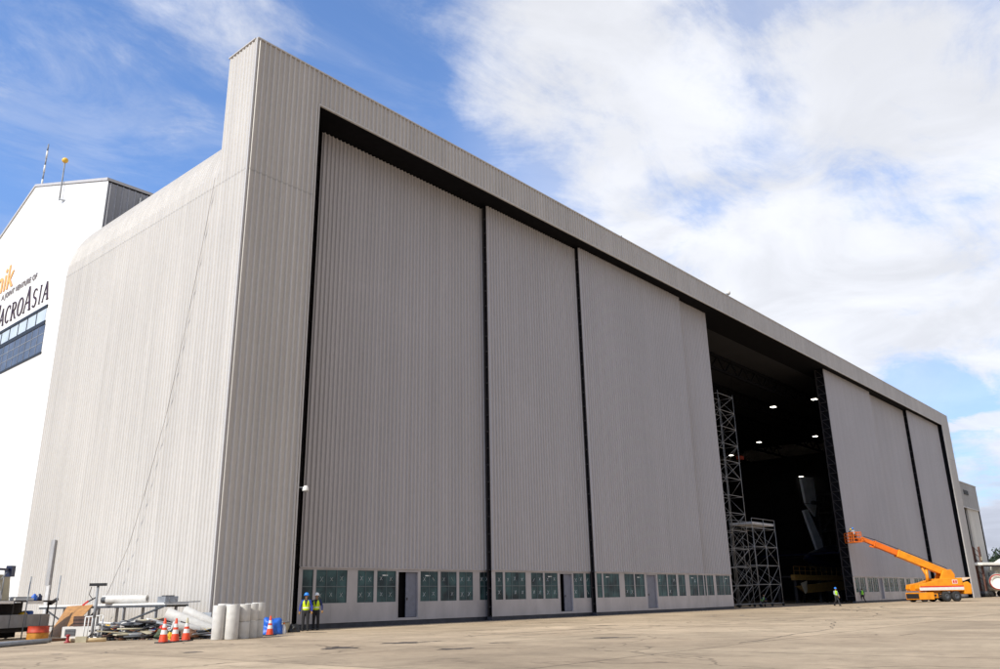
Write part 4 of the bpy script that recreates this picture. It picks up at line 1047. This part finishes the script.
# drum
mb = MB(); mb.lathe([(.001, 0), (.42, 0), (.43, .05), (.42, .3)], n=24, mi=0); mb.lathe([(.42, .3), (.445, .31), (.445, .34), (.42, .35), (.42, .55), (.44, .58)], n=24, mi=1); mb.lathe([(.44, .58), (.4, .58), (.39, .5), (.001, .5)], n=24, mi=2)
o = mb.build('drum', [mat('yellow_drum_paint', (.40, .17, .015), .6, 0, .3, 5), mat('red_drum_paint', (.40, .04, .015), .6, 0, .3, 5), M_DARK]); o.location = (-5.5, 4.4, 0); tag(o, 'squat cut-down drum, red above and yellow below, in front of the grey trailer', 'drum')
# small red bollard
mb = MB(); mb.lathe([(.001, 0), (.13, 0), (.14, .04), (.07, .1), (.06, .28), (.1, .33), (.09, .38), (.001, .4)], n=16)
o = mb.build('hydrant', mat('dark_red_paint', (.30, .02, .025), .5)); o.scale = (.85, .85, .8); o.location = (-6.25, -.5, 0); tag(o, 'small dark red post fitting on the ground before the white unit', 'hydrant')
mb = MB(); mb.tube((-.7, 0, .08), (.7, 0, .08), .08); mb.box(-.4, .0, -.12, .12, .0, .22, 1)
o = mb.build('timber_offcut', [mat('pale_wood', (.6, .45, .25), .7, 0, .2), M_BEIGE]); o.location = (-5.6, -.7, 0); o.rotation_euler = (0, 0, -.6); tag(o, 'pale timber offcut lying just right of the red fitting', 'timber')
# long pipes on the ground at the left
for i, (p, q, r, m_, lb) in enumerate((((-10.6, -2.8, .09), (-6.7, .3, .09), .09, M_PIPE, 'long grey pipe lying on the apron at the left edge, nearest'),
        ((-10.2, -1.5, .08), (-6.3, 1.0, .08), .08, M_GREY, 'long dull pipe lying behind the nearest grey pipe at the left edge'),
        ((-9.5, .4, .06), (-5.3, 2.0, .06), .06, M_PIPED, 'thin rusty pipe on the ground in front of the drum'))):
    p, q = V(p), V(q); b = MB(); b.ring_tube((p-q)/2, (q-p)/2, r, r*.8, 14); o = b.build('pipe', m_); o.location = (p+q)/2; tag(o, lb, 'pipe', 'pipes on the apron at the left')

# ------------------------------------------------------------------ grey trailer with its load
tr = empty('trailer', (-5.5, 7.4, 0), math.atan2(8.6-6.2, -3.9+7.0), 'battered grey open trailer with a shelf frame at the left edge', 'trailer')
mb = MB(); mb.box(-3.6, 1.6, -.7, .7, .55, .65); mb.box(-3.6, 1.6, -.74, -.68, .5, 1.05); mb.box(-3.6, 1.6, .68, .74, .5, 1.05); mb.box(1.56, 1.62, -.7, .7, .5, 1.05)
for x in (-2.6, -1.4, -.2, .9): mb.box(x-.03, x+.03, -.77, -.74, .5, 1.05)
mb.build('bed', M_GREY, tr)
mb = MB()
for x in (-3.5, -1.2, 1.5):
    for y in (-.66, .66): mb.bar((x, y, .6), (x, y, 1.65), .06)
mb.box(-3.7, 1.75, -.85, .85, 1.6, 1.66); mb.bar((-3.7, -.87, 1.62), (1.8, -.87, 1.62), .08); mb.bar((1.4, -.8, 1.5), (1.95, -.8, 1.72), .12)
mb.build('shelf_frame', M_STEELD, tr)
mb = MB(); mb.box(-3.5, 1.5, .60, .64, .66, 1.58); mb.build('back_panel', M_DARK, tr)
mb = MB(); mb.box(-3.6, -1.6, -.93, -.90, 1.52, 1.64); mb.box(-.6, .6, -.93, -.90, 1.5, 1.63); mb.build('canvas_edge', M_WHITE, tr)
mb = MB(); mb.box(-3.5, 1.4, -.5, .5, .3, .5); mb.box(1.5, 1.7, -.1, .1, .35, .5); mb.box(-3.4, .6, .2, .6, .05, .3); mb.build('underframe', M_DARK, tr)
for x in (-2.4, .6):
    for y in (-.62, .62):
        mb = MB(); mb.lathe([(.1, -.1), (.29, -.1), (.32, 0), (.29, .1), (.1, .1)], (x, y, .32), 18, 0, 'y'); mb.build('wheel', M_TYRE, tr)
TR = Matrix.Translation(tr.location) @ Matrix.Rotation(tr.rotation_euler.z, 4, 'Z')
def on(p): return TR @ V(p)
mb = MB(); mb.lathe([(.001, 0), (.24, 0), (.25, .04), (.25, .5), (.2, .55), (.001, .55)], n=20); o = mb.build('barrel', M_BLUE); o.location = on((.75, -.15, .66)); tag(o, 'blue plastic barrel inside the grey trailer', 'barrel')
mb = MB(); mb.lathe([(.08, -.08), (.24, -.1), (.24, .1), (.08, .08)], (0, 0, 0), 18, 0, 'y'); mb.lathe([(.0, -.11), (.09, -.11), (.09, .11), (0, .11)], (0, 0, 0), 14, 1, 'y')
o = mb.build('cable_reel', [M_YELL, M_BLACK]); o.location = on((-.15, -.5, .92)); o.rotation_euler = (0, 0, tr.rotation_euler.z); tag(o, 'yellow cable reel standing inside the grey trailer', 'reel')
for i, (x, c, lb) in enumerate(((.55, M_BLUE, 'blue canister on top of the trailer frame, left one'), (.95, M_PLANEB, 'darker blue canister on top of the trailer frame, right one'))):
    mb = MB(); mb.lathe([(.001, 0), (.12, 0), (.125, .03), (.12, .2), (.05, .27), (.04, .3), (.001, .3)], n=14); o = mb.build('canister', c); o.location = on((x, -.5, 1.66)); tag(o, lb, 'canister', 'blue canisters on the trailer')
mb = MB(); mb.box(-.5, .5, -.35, .35, 0, .1, 0); mb.box(-.45, .4, -.3, .3, .1, .16, 1); o = mb.build('folded_sheet', [M_WHITE, M_GREY]); o.location = on((-.3, -.3, 1.66)); o.rotation_euler = (0, 0, .4); tag(o, 'flat white folded sheet lying on top of the trailer frame', 'sheet')
for i, (x, h, lb) in enumerate(((-.65, 2.7, 'tall thin grey pole standing at the near side of the trailer'), (.35, 2.55, 'shorter thin pole behind the blue canisters'), (1.7, 2.8, 'thin pole at the right end of the trailer'))):
    mb = MB(); mb.tube((0, 0, 0), (.06, 0, h), .03, n=8); o = mb.build('pole', M_PIPE); o.location = on((x, -.9 if i != 1 else .9, 0)); tag(o, lb, 'pole', 'poles standing round the trailer')
mb = MB(); mb.obox((0, 0, .55), (.38, 0, 0), (0, .02, 0), (.06, .12, .58)); o = mb.build('board', M_BEIGE); o.location = on((-1.15, .0, 1.66)); o.rotation_euler = (0, 0, tr.rotation_euler.z-.2); tag(o, 'pale beige board propped upright on top of the trailer', 'board')
blob('sack', on((-2.2, 0, 1.66)), .6, .5, .75, mat('pale_sack', (.5, .5, .52), .8, 0, .2), 'pale grey sack on top of the trailer at the left edge', 'sack', 9)
fl = empty('floodlight', on((-1.7, -.3, 1.66)), tr.rotation_euler.z, 'dark blue and black floodlight bar on a thin stand above the trailer', 'floodlight')
mb = MB(); mb.box(-.9, .55, -.05, .05, 1.28, 1.38); mb.box(.35, .62, -.14, .14, 1.02, 1.5); mb.build('lamp_head', M_PLANEB, fl); mb = MB(); mb.tube((.1, 0, 0), (.1, 0, 1.3), .025); mb.tube((-.1, 0, .9), (.3, 0, 1.25), .02); mb.build('stand', M_GREY, fl)

# ------------------------------------------------------------------ debris by the side wall
rnd = random.Random(21)
kinds = [M_WHITE, M_GREY, M_DGREY, M_STEELD, M_GALV, M_PIPED, M_BEIGE, M_CARD, M_PIPE, M_BLACK]
proto = {}
def scrap(kind, m_):
    key = (kind, m_.name)
    if key in proto: return proto[key]
    mb = MB()
    if kind == 'plank': mb.box(-.85, .85, -.09, .09, -.02, .02)
    elif kind == 'sheet': mb.prism([(-.45, -.3), (.4, -.35), (.5, .25), (-.35, .33)], -.008, .008, 'xy')
    elif kind == 'tube': mb.ring_tube((-.8, 0, 0), (.8, 0, 0), .045, .035, 12)
    me = mb.build('tmp', m_); d = me.data; bpy.data.objects.remove(me); proto[key] = d; return d
cname = {M_WHITE: 'white', M_GREY: 'grey', M_DGREY: 'dark grey', M_STEELD: 'blackish', M_GALV: 'silver', M_PIPED: 'rusty brown', M_BEIGE: 'beige', M_CARD: 'dark brown', M_PIPE: 'blue-grey', M_BLACK: 'black'}
def dpos(u, v):   # u along the pile (0 near pole .. 1 at rolls), v depth
    return V((-4.5+u*2.6+v*.9, -.2-u*3.6+v*2.6, 0))
for i in range(130):
    u = rnd.random(); v = rnd.random(); kind = rnd.choice(['plank', 'plank', 'sheet', 'tube', 'tube']); m_ = rnd.choice(kinds)
    p = dpos(u, v); hp = .72*math.sin(min(1, v*1.2+.25)*PI/2)*(.6+.4*math.sin(u*PI)); p.z = .06+rnd.random()*hp
    o = bpy.data.objects.new({'plank': 'scrap_plank', 'sheet': 'scrap_sheet', 'tube': 'scrap_tube'}[kind], scrap(kind, m_)); col.objects.link(o)
    o.location = p; o.rotation_euler = (rnd.uniform(-.3, .3), rnd.uniform(-.28, .28) if p.z > .25 else rnd.uniform(-.05, .05), rnd.uniform(-1.4, .5)); s = rnd.uniform(.5, 1.15); o.scale = (s, s, s)
    w = {'plank': 'plank', 'sheet': 'sheet', 'tube': 'tube'}[kind]
    tag(o, f'{cname[m_]} scrap {w} lying in the debris pile under the trestle rack', w, f'{cname[m_]} scrap {w}s in the debris pile')
bags = [((-3.35, .4, .25), .42, .3, .36, M_ROLL, 'crumpled white plastic bag in the debris left of the cones'), ((-2.9, -.3, .3), .4, .3, .3, M_DGREY, 'dark grey sack in the middle of the debris pile'),
    ((-2.3, -.7, .25), .3, .3, .45, mat('blue_grey_sack', (.2, .25, .27), .8), 'blue-grey sack standing upright in the debris pile'), ((-3.3, -2.3, .12), .3, .22, .22, M_GREEN, 'olive green bag behind the three cones'),
    ((-2.55, -3.1, .08), .4, .3, .25, M_PIPED, 'rust brown sack just left of the upright rolls'), ((-3.0, -1.7, .35), .18, .15, .18, M_RED, 'small red bag on top of the debris pile'),
    ((-2.75, -1.9, .28), .22, .16, .16, M_WHITE, 'small white bag touching the red one on the debris pile'), ((-3.5, -3.3, .05), .2, .18, .2, M_YELL, 'small yellow bag on the ground between the cones'),
    ((-4.2, .9, .05), .5, .35, .22, M_BLACK, 'flat black plastic sack behind the white barrier'), ((-1.75, -2.0, .08), .5, .4, .35, M_CARD, 'dark brown sack under the sloping white rolls')]
for i, (p, a, b_, c, m_, lb) in enumerate(bags): blob('sack', p, a, b_, c, m_, lb, 'sack', 20+i, .45)
mb = MB(); mb.obox((0, 0, .5), (.02, 0, .0), (0, .55, 0), (.1, 0, .5)); o = mb.build('steel_sheet', mat('blue_grey_panel', (.25, .27, .30), .5, 0, .15)); o.location = (-1.25, -1.3, 0); o.rotation_euler = (0, 0, .5); tag(o, 'blue-grey steel sheet standing behind the debris near the end of the rack', 'steel sheet')
brights = [(M_BLUE, 'blue'), (M_RED, 'red'), (M_YELL, 'yellow'), (M_ORED, 'orange'), (M_WHITE, 'white'), (M_PLY, 'light brown')]
for i in range(42):
    u = rnd.random(); v = rnd.random()*.6; m_, cn_ = rnd.choice(brights); kind = rnd.choice(['sheet', 'plank', 'tube'])
    p = dpos(u, v); p.z = .1+rnd.random()*.5*math.sin(min(1, v*1.2+.25)*PI/2)
    w = kind; o = bpy.data.objects.new('scrap_'+w, scrap(kind, m_)); col.objects.link(o); o.location = p
    o.rotation_euler = (rnd.uniform(-.7, .7), rnd.uniform(-.5, .5), rnd.uniform(-2, 1)); q_ = rnd.uniform(.15, .4); o.scale = (q_, q_, q_)
    tag(o, f'small bright {cn_} scrap {w} among the dull pieces of the debris pile', w, f'small bright {cn_} scrap {w}s in the debris pile')
# loose dirt and crumbs under it all
mb = MB()
for i in range(1500):
    u = rnd.uniform(-.15, 1.1); v = rnd.random(); p = dpos(u, v); s = rnd.uniform(.015, .07); a = rnd.uniform(0, 6)
    mb.obox(p+V((0, 0, s*.4)), V((math.cos(a), math.sin(a), .1))*s, V((-math.sin(a), math.cos(a), 0))*s*.7, (0, 0, s*.4), rnd.randrange(4))
tag(mb.build('rubble', [M_CARD, M_BEIGE, M_DGREY, M_PIPED]), 'loose rubble and crumbs strewn under the debris', 'rubble', kind='stuff')

# ------------------------------------------------------------------ camera
yaw, pitch, roll_ = 0.8584109, 0.3111890, -0.0200633
f = V((math.sin(yaw)*math.cos(pitch), math.cos(yaw)*math.cos(pitch), math.sin(pitch)))
r0 = V((math.cos(yaw), -math.sin(yaw), 0)); u0 = r0.cross(f)
c_, s_ = math.cos(roll_), math.sin(roll_); r = c_*r0+s_*u0; u = -s_*r0+c_*u0
cd = bpy.data.cameras.new('camera'); co = bpy.data.objects.new('camera', cd); col.objects.link(co)
mw = Matrix((r, u, -f)).transposed().to_4x4(); mw.translation = V((-20.8301, -35.6322, 1.3)); co.matrix_world = mw
cd.sensor_width = 36; cd.lens = 822.64/1000*36; cd.clip_start = .1; cd.clip_end = 5000
scn.camera = co

# ------------------------------------------------------------------ light
EL = rad(40); AZ = rad(269.7)         # sun from -X, a hair in front of the facade plane
sd = V((math.sin(AZ)*math.cos(EL), math.cos(AZ)*math.cos(EL), math.sin(EL)))
sl = bpy.data.lights.new('sun', 'SUN'); so = bpy.data.objects.new('sun', sl); col.objects.link(so)
sl.energy = 4.5; sl.angle = rad(.5); sl.color = (1, .945, .81); so.rotation_euler = sd.to_track_quat('Z', 'Y').to_euler(); so.location = (-60, -30, 60)
w = bpy.data.worlds.new('World'); scn.world = w; w.use_nodes = True; nt = w.node_tree; N = nt.nodes; LK = nt.links
bg = N['Background']; bg.inputs['Strength'].default_value = .13
sky = N.new('ShaderNodeTexSky'); sky.sky_type = 'NISHITA'; sky.sun_disc = False; sky.sun_elevation = EL; sky.sun_rotation = AZ
sky.air_density = 1.0; sky.dust_density = .6; sky.ozone_density = 2.5
tc = N.new('ShaderNodeTexCoord')
def WM(op, a, b=0, c=None):
    n = N.new('ShaderNodeMath'); n.operation = op
    for i, q in enumerate((a, b, c)):
        if q is None: continue
        if isinstance(q, (int, float)): n.inputs[i].default_value = q
        else: LK.new(q, n.inputs[i])
    return n.outputs[0]
def MRW(a, f0, f1, t0, t1, smooth=True):
    n = N.new('ShaderNodeMapRange'); n.interpolation_type = 'SMOOTHSTEP' if smooth else 'LINEAR'
    for i, q in enumerate((f0, f1, t0, t1)): n.inputs[i+1].default_value = q
    LK.new(a, n.inputs[0]); return n.outputs[0]
nrm = N.new('ShaderNodeVectorMath'); nrm.operation = 'NORMALIZE'; LK.new(tc.outputs['Generated'], nrm.inputs[0])
sp = N.new('ShaderNodeSeparateXYZ'); LK.new(nrm.outputs[0], sp.inputs[0])
den = WM('ADD', WM('MAXIMUM', sp.outputs[2], 0), .12)
px = WM('DIVIDE', sp.outputs[0], den); py = WM('DIVIDE', sp.outputs[1], den)
cv = N.new('ShaderNodeCombineXYZ'); LK.new(px, cv.inputs[0]); LK.new(py, cv.inputs[1])
def cn(scale, sc, rot, detail, rough, dist, off=(0, 0, 0)):
    mp = N.new('ShaderNodeMapping'); mp.inputs['Scale'].default_value = sc; mp.inputs['Rotation'].default_value = (0, 0, rot); mp.inputs['Location'].default_value = off
    LK.new(cv.outputs[0], mp.inputs['Vector']); n = N.new('ShaderNodeTexNoise'); n.inputs['Scale'].default_value = scale; n.inputs['Detail'].default_value = detail
    n.inputs['Roughness'].default_value = rough; n.inputs['Distortion'].default_value = dist; LK.new(mp.outputs[0], n.inputs['Vector']); return n.outputs['Fac']
big = cn(1.5, (1, 1, 1), .4, 11, .62, .25, (3.3, 1.2, 0)); fib = cn(3.2, (.8, 1.5, 1), .9, 11, .66, .6, (0, 4, 0))
def blobw(d, r0_, r1_, wgt):
    n = N.new('ShaderNodeVectorMath'); n.operation = 'DOT_PRODUCT'; n.inputs[1].default_value = V(d).normalized(); LK.new(nrm.outputs[0], n.inputs[0])
    return MRW(n.outputs['Value'], math.cos(rad(r0_)), math.cos(rad(r1_)), 0, wgt)
acc = WM('ADD', WM('MULTIPLY', big, .62), WM('MULTIPLY', fib, .42))
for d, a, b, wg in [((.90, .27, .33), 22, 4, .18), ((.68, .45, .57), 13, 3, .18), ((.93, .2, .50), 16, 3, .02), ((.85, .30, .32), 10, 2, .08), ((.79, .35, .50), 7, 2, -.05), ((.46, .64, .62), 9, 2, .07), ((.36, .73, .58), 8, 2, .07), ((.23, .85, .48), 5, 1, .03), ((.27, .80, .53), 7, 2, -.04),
        ((.30, .80, .50), 26, 6, -.05), ((.60, .55, .48), 9, 2, -.05), ((.955, .245, .155), 7, 1.5, -.24), ((.925, .30, .20), 5, 1, .10), ((.976, .155, .125), 6, 2, -.10), ((.985, .15, .07), 8, 3, .26), ((-.9, -.1, .3), 60, 10, -.05), ((.2, -.9, .3), 85, 40, .25)]:  # last entry adds unseen overcast behind the camera to neutralise the facade's fill light
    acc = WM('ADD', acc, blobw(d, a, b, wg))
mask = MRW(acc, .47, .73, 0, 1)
veil = WM('MULTIPLY', MRW(fib, .38, .68, .0, .26), MRW(big, .3, .62, .35, 1.0))
mask = WM('MAXIMUM', mask, veil)
mask = WM('MAXIMUM', mask, WM('MULTIPLY', blobw((.86, .30, .46), 25, 8, .52), MRW(fib, .3, .6, .8, 1.0)))
# thin bright cloud bar low on the right
n_ = WM('ABSOLUTE', WM('SUBTRACT', sp.outputs[2], WM('ADD', .166, WM('MULTIPLY', WM('SUBTRACT', fib, .5), .03))))
bar = WM('MULTIPLY', MRW(n_, .004, .0115, 1, 0), blobw((.972, .165, .165), 3.6, 2.4, .95))
mask = WM('MAXIMUM', mask, bar)
# cloud brightness: billows and greyer low undersides
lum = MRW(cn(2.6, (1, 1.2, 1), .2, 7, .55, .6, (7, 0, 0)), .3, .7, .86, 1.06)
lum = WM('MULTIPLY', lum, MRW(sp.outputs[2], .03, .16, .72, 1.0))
lum = WM('MULTIPLY', lum, WM('SUBTRACT', 1, blobw((.2, -.9, .25), 80, 40, .40)))  # dims the added overcast behind the camera, keeping facade fill low
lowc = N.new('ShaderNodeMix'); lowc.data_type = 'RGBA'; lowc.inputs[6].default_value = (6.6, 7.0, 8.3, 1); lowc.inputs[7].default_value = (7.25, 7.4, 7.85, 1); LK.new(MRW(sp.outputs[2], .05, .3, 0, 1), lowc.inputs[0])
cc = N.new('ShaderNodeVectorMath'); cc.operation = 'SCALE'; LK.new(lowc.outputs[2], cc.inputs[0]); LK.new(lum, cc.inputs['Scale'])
tint = N.new('ShaderNodeVectorMath'); tint.operation = 'MULTIPLY'; tint.inputs[1].default_value = (1.4, 1.62, 1.95); 
hz = N.new('ShaderNodeVectorMath'); hz.operation = 'SCALE'; LK.new(sky.outputs[0], hz.inputs[0]); LK.new(MRW(sp.outputs[2], .0, .42, .50, 1.0, False), hz.inputs['Scale'])
LK.new(hz.outputs[0], tint.inputs[0])
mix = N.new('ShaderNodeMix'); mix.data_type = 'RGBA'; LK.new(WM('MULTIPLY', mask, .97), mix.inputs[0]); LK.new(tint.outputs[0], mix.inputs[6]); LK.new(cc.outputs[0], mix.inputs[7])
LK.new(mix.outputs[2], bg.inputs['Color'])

scn.render.engine = 'CYCLES'
scn.view_settings.view_transform = 'Standard'; scn.view_settings.look = 'None'; scn.view_settings.gamma = 1; scn.view_settings.exposure = 0
scn.cycles.max_bounces = 6
